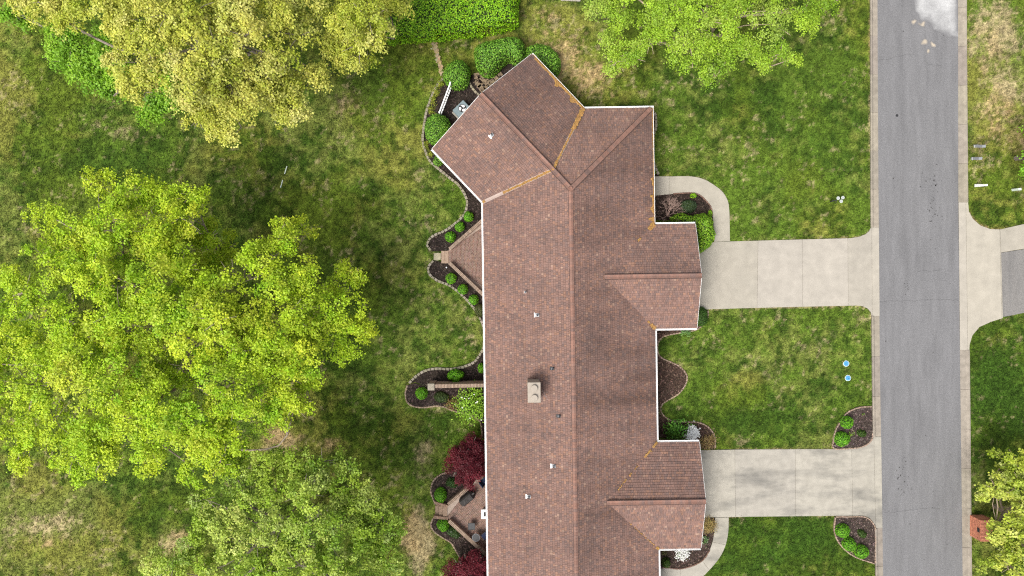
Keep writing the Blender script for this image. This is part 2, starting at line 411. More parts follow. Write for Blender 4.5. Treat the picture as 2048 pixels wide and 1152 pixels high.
def blobs(X, Y, B):
    r = np.zeros(X.shape)
    for (px, py, rx, ry, a) in B:
        c = P(px, py); k = M2()
        r = np.maximum(r, a * np.exp(-(((X - c.x) / (rx * k)) ** 2 + ((Y - c.y) / (ry * k)) ** 2) * 0.8))
    return r
def lawn_color(X, Y, fine=True):
    big = fbm(X, Y, 7.0, 1); mid = fbm(X, Y, 1.9, 21); small = fbm(X, Y, 0.55, 41, 3); tiny = vnoise(X, Y, 0.17, 77)
    dry = blobs(X, Y, DRY); lush_shade = blobs(X, Y, LUSH_SHADE); pale = blobs(X, Y, PALE)
    g = np.array([0.074, 0.122, 0.014]); dk = np.array([0.029, 0.058, 0.007]); lt = np.array([0.158, 0.180, 0.040]); tan = np.array([0.34, 0.278, 0.150]); soil = np.array([0.115, 0.092, 0.045])
    def S(x, a, b): 
        t = np.clip((x - a) / (b - a), 0, 1); return (t * t * (3 - 2 * t))[..., None]
    C = np.ones(X.shape + (3,)) * g
    wd = 0.5 * mid + 0.5 * small
    C = C + (dk - C) * (S(wd * 0.75 + big * 0.25 + lush_shade * 0.2, 0.44, 0.62) * 0.85)
    C = C + (lt - C) * S(0.35 * big + 0.25 * mid + 0.40 * (1 - small) + 0.3 * pale + 0.14 * dry - 0.2 * lush_shade, 0.47, 0.68) * 0.80
    C = C + (dk * np.array([1.0, 1.25, 1.0]) - C) * (lush_shade[..., None] * 0.55)
    edge = np.full(X.shape, 9.0)
    for pq in paved: edge = np.minimum(edge, edge_dist(pq, X, Y))
    dry = np.maximum(dry, .62 * np.exp(-(edge / .16) ** 2) * vnoise(X, Y, 2.3, 61))
    q = dry + 0.82 * (0.35 * mid + 0.45 * small + 0.20 * tiny)
    C = C + (soil - C) * S(q, 0.72, 1.04) * 0.5
    C = C + (tan - C) * S(q + 0.2 * (tiny - 0.5), 0.76, 1.10) * 0.85
    ol = fbm(X, Y, 5.0, 71, 3); C = C * (1 + S(ol, .42, .62) * np.array([.17, .03, -.05]) - .03)
    # stray dead tufts
    st = vnoise(X, Y, 0.20, 99) * 0.55 + vnoise(X, Y, 0.9, 98) * 0.45 - 0.1 * lush_shade + 0.05 * dry
    C = C + (tan * 0.85 - C) * S(st, 0.70, 0.82) * 0.55
    fl = vnoise(X, Y, 0.12, 55) * 0.5 + vnoise(X, Y, 0.24, 56) * 0.5
    C = C * (0.36 + 1.36 * fl)[..., None]
    return C

def build_lawn():
    x0, x1, y0, y1, st = -45, 45, -26.5, 26.5, 0.16
    xs = np.concatenate([[-900, -300, -120, -70, -52], np.arange(x0, x1 + st, st), [52, 70, 120, 300, 900]])
    ys = np.concatenate([[-900, -300, -120, -60, -34], np.arange(y0, y1 + st, st), [34, 60, 120, 300, 900]])
    X, Y = np.meshgrid(xs, ys)
    Z = (fbm(X, Y, 6.0, 3) - 0.5) * 0.03 + (vnoise(X, Y, .3, 12) - .5) * .03 - .028
    Z = np.where((np.abs(X) > 46) | (np.abs(Y) > 28), 0, Z)
    ny, nx = X.shape
    V = np.stack([X, Y, Z], -1).reshape(-1, 3)
    idx = np.arange(nx * ny).reshape(ny, nx)
    F = np.stack([idx[:-1, :-1], idx[:-1, 1:], idx[1:, 1:], idx[1:, :-1]], -1).reshape(-1, 4)
    me = bpy.data.meshes.new('ground')
    me.vertices.add(len(V)); me.vertices.foreach_set('co', V.astype(np.float32).ravel())
    me.loops.add(F.size); me.loops.foreach_set('vertex_index', F.astype(np.int32).ravel())
    me.polygons.add(len(F)); me.polygons.foreach_set('loop_start', (np.arange(len(F)) * 4).astype(np.int32))
    me.update(calc_edges=True)
    at = me.attributes.new('tint', 'FLOAT_COLOR', 'POINT')
    C = np.ones((len(V), 4), np.float32); LC = lawn_color(X, Y); far = (np.abs(X) > 45.3) | (np.abs(Y) > 26.8); LC[far] = LC[~far].mean(0); C[:, :3] = LC.reshape(-1, 3)
    at.data.foreach_set('color', C.ravel()); me.materials.append(m_lawn)
    o = link('ground', me); tag(o, 'patchy green lawn ground with worn tan patches', None, kind='structure')
build_lawn()

HOUSE_OUT = []   # footprint polygons where no grass grows (filled below)
def build_grass(n=130000):
    X = RNG.uniform(-42, 42, n); Y = RNG.uniform(-24, 24, n)
    ok = np.ones(n, bool)
    JX, JY = X + RNG.normal(0, .07, n), Y + RNG.normal(0, .07, n)
    for q in paved + list(beds_w.values()) + HOUSE_OUT: ok &= ~inside(q, JX, JY)
    X = X[ok]; Y = Y[ok]
    C = lawn_color(X, Y); n = len(X)
    keep = RNG.random(n) < np.clip(1.25 - C[:, 0] * 2.0, 0.35, 1); X = X[keep]; Y = Y[keep]; C = C[keep]; n = len(X)
    V = []; F = []; T = []
    for b in range(3):
        a = RNG.uniform(0, 2 * math.pi, n); h = RNG.uniform(0.04, 0.10, n); w = RNG.uniform(0.025, 0.045, n); l = RNG.uniform(0.07, 0.16, n)
        bx = X + RNG.normal(0, 0.06, n); by = Y + RNG.normal(0, 0.06, n)
        dx, dy = np.cos(a), np.sin(a); z = np.full(n, -0.012)
        v = np.stack([np.stack([bx - dy * w, by + dx * w, z], 1), np.stack([bx + dy * w, by - dx * w, z], 1), np.stack([bx + dx * l, by + dy * l, z + h], 1)], 1)
        V.append(v.reshape(-1, 3)); T.append(C * RNG.uniform(0.6, 1.75, (n, 1)))
    V = np.concatenate(V); T = np.concatenate(T); F = np.arange(len(V)).reshape(-1, 3)
    o = link('grass', np_mesh('grass', V, F, T, m_blade))
    tag(o, 'short mown grass tufts covering the lawns', 'grass', kind='stuff')

# ------------------------------------------------------------------ road, kerbs, drives, paths
def struct(o, label=None): return tag(o, label, kind='structure')
mb = MB(); mb.prism([*PS(road_l), *reversed(PS(road_r))], -0.05, 0.014, (1, 1, 1)); road = struct(mb.build('road', m_road), 'grey asphalt street running past the driveways')

def interp_x(line, y):
    for (a, b) in zip(line[:-1], line[1:]):
        if a[1] <= y <= b[1]: return a[0] + (b[0] - a[0]) * (y - a[1]) / (b[1] - a[1])
    return line[-1][0]
def kerb(name, inner, outer, spans, label):
    base = MB(); rt = None
    for (y0, y1) in spans:
        base.prism([P(interp_x(inner, y0), y0), P(interp_x(outer, y0), y0), P(interp_x(outer, y1), y1), P(interp_x(inner, y1), y1)], -0.04, 0.006, (0.5, 0.45, 0.4))
    rt = struct(base.build(name, m_kerb), label)
    for (y0, y1) in spans:
        n = max(1, round((y1 - y0) / 78)); 
        for i in range(n):
            a = y0 + (y1 - y0) * i / n + 0.25; b = y0 + (y1 - y0) * (i + 1) / n - 0.25
            pts = []
            m = MB(); rows = []
            for y in (a, b):
                pi, po = P(interp_x(inner, y), y), P(interp_x(outer, y), y)
                d = po - pi
                prof = [(0, -0.02), (0, 0.022), (0.62, 0.035), (0.78, 0.10), (0.84, 0.115), (0.98, 0.115), (1.0, 0.10), (1.0, -0.02)]
                rows.append([(pi.x + d.x * t, pi.y + d.y * t, z) for t, z in prof])
            k = len(rows[0]); g = R.uniform(0.88, 1.1)
            m.add(rows[0] + rows[1], [(j, j + 1, k + j + 1, k + j) for j in range(k - 1)] + [tuple(range(k)), tuple(reversed(range(k, 2 * k)))], (g, g * R.uniform(.97, 1.0), g * R.uniform(.94, 1)))
            m.build('kerb_segment', m_kerb, rt)
    return rt
kerb('kerb', road_l, kerb_l, [(-1000, 455), (632, 873), (1056, 2200)], 'pale concrete kerb and gutter on the house side')
kerb('kerb', road_r, kerb_r, [(-1000, 405), (700, 2200)], 'pale concrete kerb and gutter on the far side of street')

def slabs(name, poly, cuts, material, label, z=0.045, gap=0.018, cuts_y=()):
    """a paved sheet with its slabs as pieces between sawn joints"""
    pw = [(p.x, p.y) for p in PS(poly)]
    mb = MB(); mb.prism(pw, -0.05, z - 0.02, (0.45, 0.42, 0.36)); rt = struct(mb.build(name, m_kerb), label)
    lines = [(P(a[0], a[1]), P(b[0], b[1])) for a, b in cuts]
    pieces = [pw]
    for a, b in lines:
        d = (b - a).normalized(); nx, ny = d.y, -d.x; dd = nx * a.x + ny * a.y; new = []
        for p in pieces:
            for q in (clip_half(p, nx, ny, dd - gap / 2), clip_half(p, -nx, -ny, -dd - gap / 2)):
                if len(q) >= 3: new.append(q)
        pieces = new
    for p in pieces:
        m = MB(); g = R.uniform(0.93, 1.05)
        m.prism(p, z - 0.04, z, (g, g, g * R.uniform(0.97, 1.01))); m.build('slab', material, rt)
    return rt
slabs('driveway', drive1, [((1516, 470), (1513.5, 630)), ((1605, 470), (1605, 630)), ((1695, 465), (1696, 630)), ((1743, 440), (1744, 640))], m_conc, 'clean pale concrete driveway of the upper garage')
slabs('driveway', drive2, [((1469.3, 890), (1470.5, 1045)), ((1590, 890), (1591, 1045)), ((1702.5, 880), (1705, 1045)), ((1747, 860), (1751, 1070))], m_concg, 'stained grey concrete driveway of the lower garage')
slabs('driveway', apron_e, [((1998.5, 450), (2003, 640)), ((1931, 400), (1935, 710))], m_conc, 'cream concrete driveway apron across the street')
slabs('driveway', apron_e2, [((2180, 380), (2185, 500))], m_conc, 'concrete strip beside asphalt driveway across the street')
mb = MB(); mb.prism(PS(asph_e), -0.05, 0.04, (1.12, 1.08, 1.0)); struct(mb.build('driveway', m_road), 'grey asphalt driveway at the right edge')
def walkpoly(o, i): return [(p.x, p.y) for p in catmull(PS(o), 0.3)] , [(p.x, p.y) for p in catmull(PS(i), 0.3)]
def to_px(q): return [(x / M2() + 1024, 576 - y / M2()) for x, y in q]
wo, wi = walkpoly(walk1_o, walk1_i)
slabs('path', to_px(wo + wi[::-1]), [((1338, 340), (1338, 400))], m_conc, 'curved pale concrete path to the upper entrance', z=0.05)
wo2, wi2 = walkpoly(walk2_o, walk2_i)
slabs('path', to_px(wo2 + wi2[::-1]), [((1420, 1083), (1460, 1091)), ((1400, 1115), (1425, 1149)), ((1360, 1125), (1360, 1185))], m_concg, 'curved concrete path to the lower entrance', z=0.05)
mb = MB(); mb.prism(PS([(1120, -30), (1122, 1.5), (1160, 3), (1175, -30)]), -0.03, 0.03, (1, 1, 1)); struct(mb.build('path', m_conc), 'sliver of concrete path at the top edge')

# pale cement residue washed over the street, a few patches
def residue_sheet():
    xs = np.arange(1800, 1917, 1.2); ys = np.arange(-60, 112, 1.2); X, Y = np.meshgrid(xs, ys)
    xs_, ys_ = X + (vnoise(X, Y, 9, 5) - .5) * 9, Y + (vnoise(X, Y, 9, 6) - .5) * 9
    outline = [(1826, -90), (1827, 0), (1832, 22), (1840, 38), (1856, 46), (1876, 62), (1893, 74), (1918, 75), (1918, -90)]
    ins = inside(outline, xs_, ys_); d = edge_dist(outline, xs_, ys_); a = np.where(ins, np.clip(d / 20, 0, 1) ** .8, 0) * (.20 + .95 * fbm(X, Y, 26, 8, 3))
    warm = np.zeros(X.shape)
    for (px, py, r) in ((1828, 43, 5), (1845, 48, 5), (1847, 85, 5), (1866, 87, 3.5), (1857, 102, 3.5)): warm = np.maximum(warm, np.clip(1.5 - np.hypot(xs_ - px, ys_ - py) / r, 0, 1))
    a = np.maximum(a, np.where(inside([(1895, -60), (1898, 55), (1918, 74), (1918, -60)], xs_, ys_), .62, 0) * np.clip(d / 18, 0, 1)); a = np.clip(a, 0, 1); base = np.array(ROADC); C = base + (np.array([.47, .47, .465]) - base) * a[..., None]; C = C + (np.array([.50, .42, .31]) - C) * (warm * .7)[..., None]
    keep = np.maximum(a, warm) > 0.02
    k = M2(); V = np.stack([(X - 1024) * k, (576 - Y) * k, np.full(X.shape, .0185)], -1).reshape(-1, 3)
    idx = np.arange(X.size).reshape(X.shape); F = np.stack([idx[:-1, :-1], idx[1:, :-1], idx[1:, 1:], idx[:-1, 1:]], -1).reshape(-1, 4)
    kk = keep.ravel(); F = F[kk[F].any(1)]
    me = np_mesh('cement_residue', V, F, np.ones((len(F), 3)), m_residue); me.attributes.remove(me.attributes['tint'])
    at = me.attributes.new('tint', 'FLOAT_COLOR', 'POINT'); D = np.ones((len(V), 4), np.float32); D[:, :3] = C.reshape(-1, 3); at.data.foreach_set('color', D.ravel())
    return link('cement_residue', me)
rs = residue_sheet(); tag(rs, 'white cement residue spread on the asphalt at the street top', 'residue', kind='stuff')
# cracks and tar blots on the street
cm = MB()
for pts in ([(1757, 119), (1775, 118), (1800, 112), (1830, 108)], [(1848, 122), (1862, 130), (1885, 131)], [(1760, 604), (1790, 602), (1830, 602), (1870, 599), (1916, 600)], [(1833, 543), (1850, 541), (1862, 542), (1886, 540)], [(1766, 1025), (1800, 1023), (1840, 1018), (1880, 1016)]):
    c = catmull(PS(pts), 0.2); c = [p + Vector((0, R.uniform(-.05, .05), 0)) for p in c]
    for a, b in zip(c[:-1], c[1:]):
        n = Vector((-(b - a).y, (b - a).x, 0)).normalized() * 0.012
        cm.add([(*(a - n).xy, 0.0165), (*(b - n).xy, 0.0165), (*(b + n).xy, 0.0165), (*(a + n).xy, 0.0165)], [(0, 1, 2, 3)], (0.6, 0.6, 0.6))
for k in range(120):
    px, py = (R.gauss(1868, 8), R.gauss(400, 40)) if k < 50 else (R.gauss(1815, 3), R.gauss(574, 6)) if k < 65 else (R.gauss(1806, 9), R.gauss(950, 18)) if k < 95 else (R.uniform(1770, 1910), R.uniform(0, 1150))
    c = P(px, py); r = R.uniform(0.02, 0.07); a0 = R.random() * 6
    cm.add([(c.x + r * R.uniform(.6, 1.2) * math.cos(a0 + g), c.y + r * R.uniform(.6, 1.2) * math.sin(a0 + g), 0.0165) for g in (0, 1.05, 2.1, 3.14, 4.2, 5.2)], [(0, 1, 2, 3, 4, 5)], (0.42, 0.41, 0.40))
c_ = cm.build('tar_mark', m_road); tag(c_, 'fine cracks and dark tar spots in the street asphalt', 'tar', kind='stuff')
mb = MB(); mb.lathe(P(1794, 231, 0.0145), [(0.11, 0), (0.11, 0.008), (0.085, 0.01)], 18); o = mb.build('valve_cover', m_dark); tag(o, 'small round black valve cover in the street', 'cover')

# ------------------------------------------------------------------ mulch beds
def bed(key, label, tint=(1, 1, 1)):
    q = beds_w[key]; c = catmull([Vector((x, y, 0)) for x, y in q], 0.5, True) if False else [Vector((x, y, 0)) for x, y in q]
    m = MB(); m.prism([(p.x, p.y) for p in c], -0.02, 0.035, tint)
    o = struct(m.build('mulch_bed', m_mulch), label)
    # loose chips
    X0 = min(p.x for p in c); X1 = max(p.x for p in c); Y0 = min(p.y for p in c); Y1 = max(p.y for p in c)
    n = int((X1 - X0) * (Y1 - Y0) * 80); X = RNG.uniform(X0, X1, n); Y = RNG.uniform(Y0, Y1, n); ok = inside([(p.x, p.y) for p in c], X, Y); X = X[ok]; Y = Y[ok]; n = len(X)
    a = RNG.uniform(0, 6.28, n); l = RNG.uniform(0.03, 0.09, n); w = RNG.uniform(0.012, 0.03, n); z = 0.04 + RNG.uniform(0, 0.03, n); t = RNG.uniform(-0.02, 0.02, n)
    dx, dy = np.cos(a), np.sin(a)
    V = np.stack([np.stack([X - dx * l - dy * w, Y - dy * l + dx * w, z], 1), np.stack([X - dx * l + dy * w, Y - dy * l - dx * w, z], 1), np.stack([X + dx * l + dy * w, Y + dy * l - dx * w, z + t], 1), np.stack([X + dx * l - dy * w, Y + dy * l + dx * w, z + t], 1)], 1).reshape(-1, 3)
    g = RNG.uniform(0.3, 1.0, (n, 1)) ** 2 * 4.2 * np.array(tint) * RNG.uniform(0.88, 1.12, (n, 3))
    ch = link('bark_chips', np_mesh('bark_chips', V, np.arange(4 * n).reshape(-1, 4), g, m_mulch), o); ch['kind'] = 'stuff'
    return o
bed('nw', 'dark mulch bed wrapping the angled wing'); bed('mid', 'dark mulch bed below the small brick patio'); bed('low', 'grey mulch bed around the garden wall end', (1.25, 1.2, 1.25))
bed('p2a', 'mulch bed above the lower patio steps', (1.5, 1.45, 1.45)); bed('p2b', 'mulch bed below the lower patio steps', (1.5, 1.45, 1.45))
bed('ne', 'narrow mulch bed along the upper right eave'); bed('r2', 'mulch bed inside the curved upper path', (1.1, 1, 0.95)); bed('r3', 'scalloped mulch bed between the garages', (2.2, 1.85, 1.65))
bed('r4', 'mulch bed inside the lower curved path', (1.9, 1.75, 1.7)); bed('c1', 'corner mulch bed above the lower driveway', (2.1, 2.05, 2.15)); bed('c2', 'corner mulch bed below the lower driveway', (2.2, 2.15, 2.2))

# ------------------------------------------------------------------ edging: every stone a piece
_stone_meshes = {}
def stone_mesh(L_, W_, H_, mat_, key):
    out = _stone_meshes.get(key)
    if out is None:
        out = []
        for i in range(5):
            m = MB(); l, w = L_ * R.uniform(0.86, 0.98), W_ * R.uniform(0.85, 1.08); b = 0.02
            g = R.uniform(0.78, 1.2); m.box((0, 0, 0), l, w, H_ * R.uniform(0.85, 1.15), 0, (g, g * R.uniform(.95, 1.02), g * R.uniform(.9, 1.02)), R.uniform(0.9, 1.0), b)
            out.append(m.mesh('stone', mat_))
        _stone_meshes[key] = out
    return out
def edging(name, pts, label, L_=0.30, W_=0.22, H_=0.16, mat_=None, piece='stone', key=None, group=None, z=0.0):
    c = catmull(PS(pts), 0.15); mat_ = mat_ or m_stone
    rt = root(name, label, 'edging', tuple(c[0]), group)
    ms = stone_mesh(L_, W_, H_, mat_, key or name)
    for p, t in resample(c, L_):
        o = link(piece, R.choice(ms), rt); o.location = p - c[0] + Vector((0, 0, z - 0.01)); o.rotation_euler = (R.gauss(0, .03), R.gauss(0, .03), math.atan2(t.y, t.x) + R.gauss(0, 0.06))
    return rt
edging('stone_edging', edge_nw, 'grey block edging curving round the angled wing bed', key='st')
edging('stone_edging', edge_mid, 'grey block edging scalloped from patio step to garden wall', key='st')
edging('brick_edging', edge_low, 'tan brick edging round the garden wall bed end', 0.24, 0.12, 0.10, m_brickcap, 'brick', 'be')
edging('brick_edging', edge_p2a, 'tan brick edging above the lower patio steps', 0.24, 0.12, 0.10, m_brickcap, 'brick', 'be')
edging('brick_edging', edge_p2b, 'tan brick edging below the lower patio steps', 0.24, 0.12, 0.10, m_brickcap, 'brick', 'be')
edging('stone_edging', edge_ne, 'short wavy block edging beside the upper right eave', 0.30, 0.2, 0.14, key='st')
edging('brick_edging', edge_r3, 'tan brick edging scalloped between the two garages', 0.24, 0.12, 0.10, m_brickcap, 'brick', 'be')
edging('brick_edging', walk1_i[1:-2], 'pink brick edging inside the upper curved path', 0.22, 0.10, 0.12, m_brick, 'brick', 'bp', z=0.0)
edging('brick_edging', walk2_i[2:], 'pink brick edging inside the lower curved path', 0.22, 0.10, 0.12, m_brick, 'brick', 'bp')
edging('brick_edging', edge_c1 + edge_c1b[1:], 'pink brick edging round corner bed with two round shrubs', 0.22, 0.11, 0.12, m_brickcap, 'brick', 'bc')
edging('brick_edging', edge_c2, 'tan brick edging on lawn side of corner bed with three round shrubs', 0.22, 0.13, 0.12, m_brickcap, 'brick', 'bc')
edging('brick_edging', edge_c2b, 'tan brick edging on kerb side of corner bed with three round shrubs', 0.22, 0.11, 0.12, m_brickcap, 'brick', 'bc')
edging('stone_edging', edge_flag, 'short run of flat stones by the flagstones', 0.28, 0.18, 0.08, m_flag, 'stone', 'fl')
# worn earth line from hedge to bed
mb = MB()
for i in range(90):
    t = i / 89; px = 868 + (884 - 868) * t + R.gauss(0, 2.2); py = 84 + (150 - 84) * t + R.gauss(0, 2)
    c = P(px, py); r = R.uniform(0.05, 0.16); a0 = R.random() * 6
    mb.add([(c.x + r * R.uniform(.6, 1.2) * math.cos(a0 + g), c.y + r * R.uniform(.6, 1.2) * math.sin(a0 + g), 0.022 + R.uniform(0, .02)) for g in (0, 1.25, 2.5, 3.77, 5.0)], [(0, 1, 2, 3, 4)], (R.uniform(1.0, 1.4), R.uniform(.9, 1.2), R.uniform(.7, .95)))
o = mb.build('gravel', m_flag); tag(o, 'thin line of pale gravel from hedge to the wing bed', 'gravel', kind='stuff')
fl = root('stone_paving', 'weathered flagstone paving beside the kidney shaped hedge', 'paving', tuple(P(972, 168)))
for (px, py, sx, sy, a) in ((966, 157, .8, .7, .3), (957, 166, .6, .7, .8), (975, 166, .5, .35, .6), (981, 172, .5, .35, .65), (973, 175, .5, .35, .7), (985, 162, .45, .35, .6), (966, 180, .5, .35, .75), (992, 156, .5, .35, .6), (954, 152, .5, .5, .1), (978, 182, .5, .35, .7), (960, 174, .4, .35, .7), (999, 150, .5, .35, .6), (989, 170, .5, .35, .65)):
    m = MB(); g = R.uniform(.6, .95); m.box((0, 0, 0), sx, sy, 0.055, a, (g, g * .82, g * .72), 0.96, 0.015); o = m.build('flagstone', m_flag, fl); o.location = P(px, py) - P(972, 168)

# ------------------------------------------------------------------ the house
A0 = 0.015; CA, SA = math.cos(A0), math.sin(A0)
ZE, PITCH = 2.75, 0.38
def HW(e, n, z): return Vector((e * CA - n * SA, e * SA + n * CA, z))
EW, EE, NN, NS = -2.115, 10.82, 13.55, -34.0
EM = (EW + EE) / 2; HALF = (EE - EW) / 2; ZR = ZE + HALF * PITCH
def e_of(p): return p.x * CA + p.y * SA
def n_of(p): return -p.x * SA + p.y * CA
NW_A = P(1063, 108, ZE); NW_C = P(866, 300, ZE)
axis = Vector((0.69, -0.7238, 0)).normalized(); perp = Vector((axis.y, -axis.x, 0))   # perp points SW
if perp.x > 0: perp = -perp
hw = (NW_C - NW_A).dot(perp) / 2
midp = (NW_A + NW_C) / 2; midp -= axis * ((midp - NW_A).dot(axis))
A_ = midp - perp * hw; C_ = midp + perp * hw
ZWR = ZE + hw * PITCH
def ray_e(p, e):   # walk from p along axis until local e is reached
    t = (e - e_of(p)) / (axis.x * CA + axis.y * SA); return p + axis * t
def ray_n(p, n):
    t = (n - n_of(p)) / (-axis.x * SA + axis.y * CA); return p + axis * t
D_ = ray_e(C_, EW); B_ = ray_n(A_, NN); J_ = ray_e(midp, EW + hw)
J_ = Vector((J_.x, J_.y, ZWR)); K_ = Vector((midp.x, midp.y, ZWR))
NEc = HW(EE, NN, ZE); R0 = HW(EM, NN - HALF, ZR); R1 = HW(EM, NS, ZR); SWc = HW(EW, NS, ZE); SEc = HW(EE, NS, ZE)
D_.z = B_.z = A_.z = C_.z = ZE

house = root('brick_house', 'long brick house with brown shingle roof and angled wing', 'house', tuple(HW(EM, -5, 0)))
HB = Vector(house.location)
def hpart(name, mb_, m_, parent=None):
    o = mb_.build(name, m_, parent or house)
    if parent is None: local(o, HB)
    return o
roofm = MB(); ne_, nw_ = HW(1, 0, 0), -HW(1, 0, 0); nn_ = HW(0, 1, 0)
def plane_eq(f):
    n = (f[1] - f[0]).cross(f[2] - f[0]).normalized()
    return n if n.z > 0 else -n
G = []   # garages: (n mid, half, e front)
for (nm, hf, ef) in ((0.71, 3.97, 14.0), (-15.93, 4.05, 14.05)): G.append((nm, hf, ef))
faces = {
    'west': [D_, J_, R0, R1, SWc], 'north': [B_, J_, R0, NEc], 'east': [NEc, R0, R1, SEc],
    'wing_sw': [C_, K_, J_, D_], 'wing_ne': [A_, B_, J_, K_]}
for k, (nm, hf, ef) in enumerate(G):
    zr = ZE + hf * PITCH; ein = EE - hf
    rid0, rid1 = HW(ein, nm, zr), HW(ef, nm, zr)
    faces['g%dn' % k] = [HW(EE, nm + hf, ZE), HW(ef, nm + hf, ZE), rid1, rid0]
    faces['g%ds' % k] = [HW(EE, nm - hf, ZE), rid0, rid1, HW(ef, nm - hf, ZE)]
eave_dir = {'west': (SWc, D_), 'north': (B_, NEc), 'east': (NEc, SEc), 'wing_sw': (D_, C_), 'wing_ne': (A_, B_)}
for k, (nm, hf, ef) in enumerate(G):
    eave_dir['g%dn' % k] = (HW(EE, nm + hf, ZE), HW(ef, nm + hf, ZE)); eave_dir['g%ds' % k] = (HW(EE, nm - hf, ZE), HW(ef, nm - hf, ZE))
OUTW = {'west': nw_, 'north': nn_, 'east': ne_, 'wing_sw': perp, 'wing_ne': -perp, 'g0n': nn_, 'g0s': -nn_, 'g1n': nn_, 'g1s': -nn_}
for k, f in faces.items():   # every face lies exactly in the plane of its eave and pitch
    a_ = eave_dir[k][0]; faces[k] = f = [Vector((p.x, p.y, ZE - PITCH * (p - a_).dot(OUTW[k]))) for p in f]
    roofm.add(f, [tuple(range(len(f)))])
# underside
roof = hpart('roof', roofm, m_deck)
roof['label'] = 'brown asphalt shingle roof with hips, valleys and two garage gables'

SH = [((0.232, 0.140, 0.114), 6), ((0.214, 0.134, 0.112), 5), ((0.272, 0.156, 0.114), 1.8), ((0.180, 0.120, 0.105), 2.6), ((0.30, 0.195, 0.15), 0.5)]
SHC = [c for c, w in SH]; SHW = [w for c, w in SH]
COV = 0.90  # courses stop short so a strip of dark deck stands in for their shadow
def shingles(key):
    f = faces[key]; n = (OUTW[key] * PITCH + Vector((0, 0, 1))).normalized(); a, b = eave_dir[key]
    u = (b - a).normalized(); v = n.cross(u).normalized()
    cen = sum(f, Vector()) / len(f)
    if (cen - a).dot(v) < 0: v = -v
    poly = [((p - a).dot(u), (p - a).dot(v)) for p in f]
    ar = sum(poly[i][0] * poly[(i + 1) % len(poly)][1] - poly[(i + 1) % len(poly)][0] * poly[i][1] for i in range(len(poly)))
    if ar < 0: poly = poly[::-1]
    s0 = min(p[0] for p in poly); s1 = max(p[0] for p in poly); t1 = max(p[1] for p in poly)
    EX = 0.185; m = MB(); i = 0; t = -0.03
    algae_shade = .34 if key in ('east', 'wing_ne') else .22 if key in ('north', 'g0n', 'g1n') else .10  # shade painted into slopes facing away from the sun, besides algal streaks
    sg = np.random.default_rng(len(key) + int(abs(s1) * 10)).random((64, 16))
    def streak_shade(x, y):   # dark algal streaks washed down the slope, with the painted slope shade
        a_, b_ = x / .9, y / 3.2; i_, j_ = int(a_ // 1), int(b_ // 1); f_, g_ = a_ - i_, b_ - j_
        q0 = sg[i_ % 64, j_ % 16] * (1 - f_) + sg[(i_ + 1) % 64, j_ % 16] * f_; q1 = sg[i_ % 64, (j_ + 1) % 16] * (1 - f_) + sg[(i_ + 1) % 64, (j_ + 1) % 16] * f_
        return 1 - algae_shade * (.35 + 1.0 * (q0 * (1 - g_) + q1 * g_)) * (.75 + .5 * sg[int(x / 4.3) % 64, 3])
    while t < t1:
        s = s0 - R.random() * 0.4
        row = R.uniform(0.95, 1.05)
        while s < s1:
            w = R.choice((0.11, 0.14, 0.17, 0.22))
            q = clip_convex([(s, t), (s + w - 0.012, t), (s + w - 0.012, t + EX * COV), (s, t + EX * COV)], poly) if not (i == 0) else clip_convex([(s, max(t, 0.0)), (s + w - .012, max(t, 0.0)), (s + w - .012, t + EX * COV), (s, t + EX * COV)], poly)
            if len(q) >= 3:
                c = R.choices(SHC, SHW)[0]; g = R.uniform(0.9, 1.1) * row * streak_shade(s + 50, t + 5); c = tuple(x * g for x in c)
                lift = R.uniform(0.014, 0.03)
                V = []
                for (x, y) in q:
                    h = 0.006 + lift * (1 - (y - t) / (EX * COV)); V.append(a + u * x + v * y + n * h)
                V2 = [a + u * x + v * y + n * 0.002 for (x, y) in q]
                k = len(q)
                ccw = (V[1] - V[0]).cross(V[2] - V[0]).dot(n) > 0
                idx = tuple(range(k)) if ccw else tuple(reversed(range(k)))
                fs = [idx]
                lo = [j for j in range(k) if abs(q[j][1] - max(t, 0 if i == 0 else t)) < 1e-5]
                if len(lo) == 2: fs.append((lo[0], lo[1], k + lo[1], k + lo[0]))
                m.add(V + V2, fs, c)
            s += w
        t += EX; i += 1
    o = m.build('shingles', m_shingle, roof); o['kind'] = 'stuff'; o['label'] = 'overlapping brown shingle courses'
    return o
for k in faces: shingles(k)

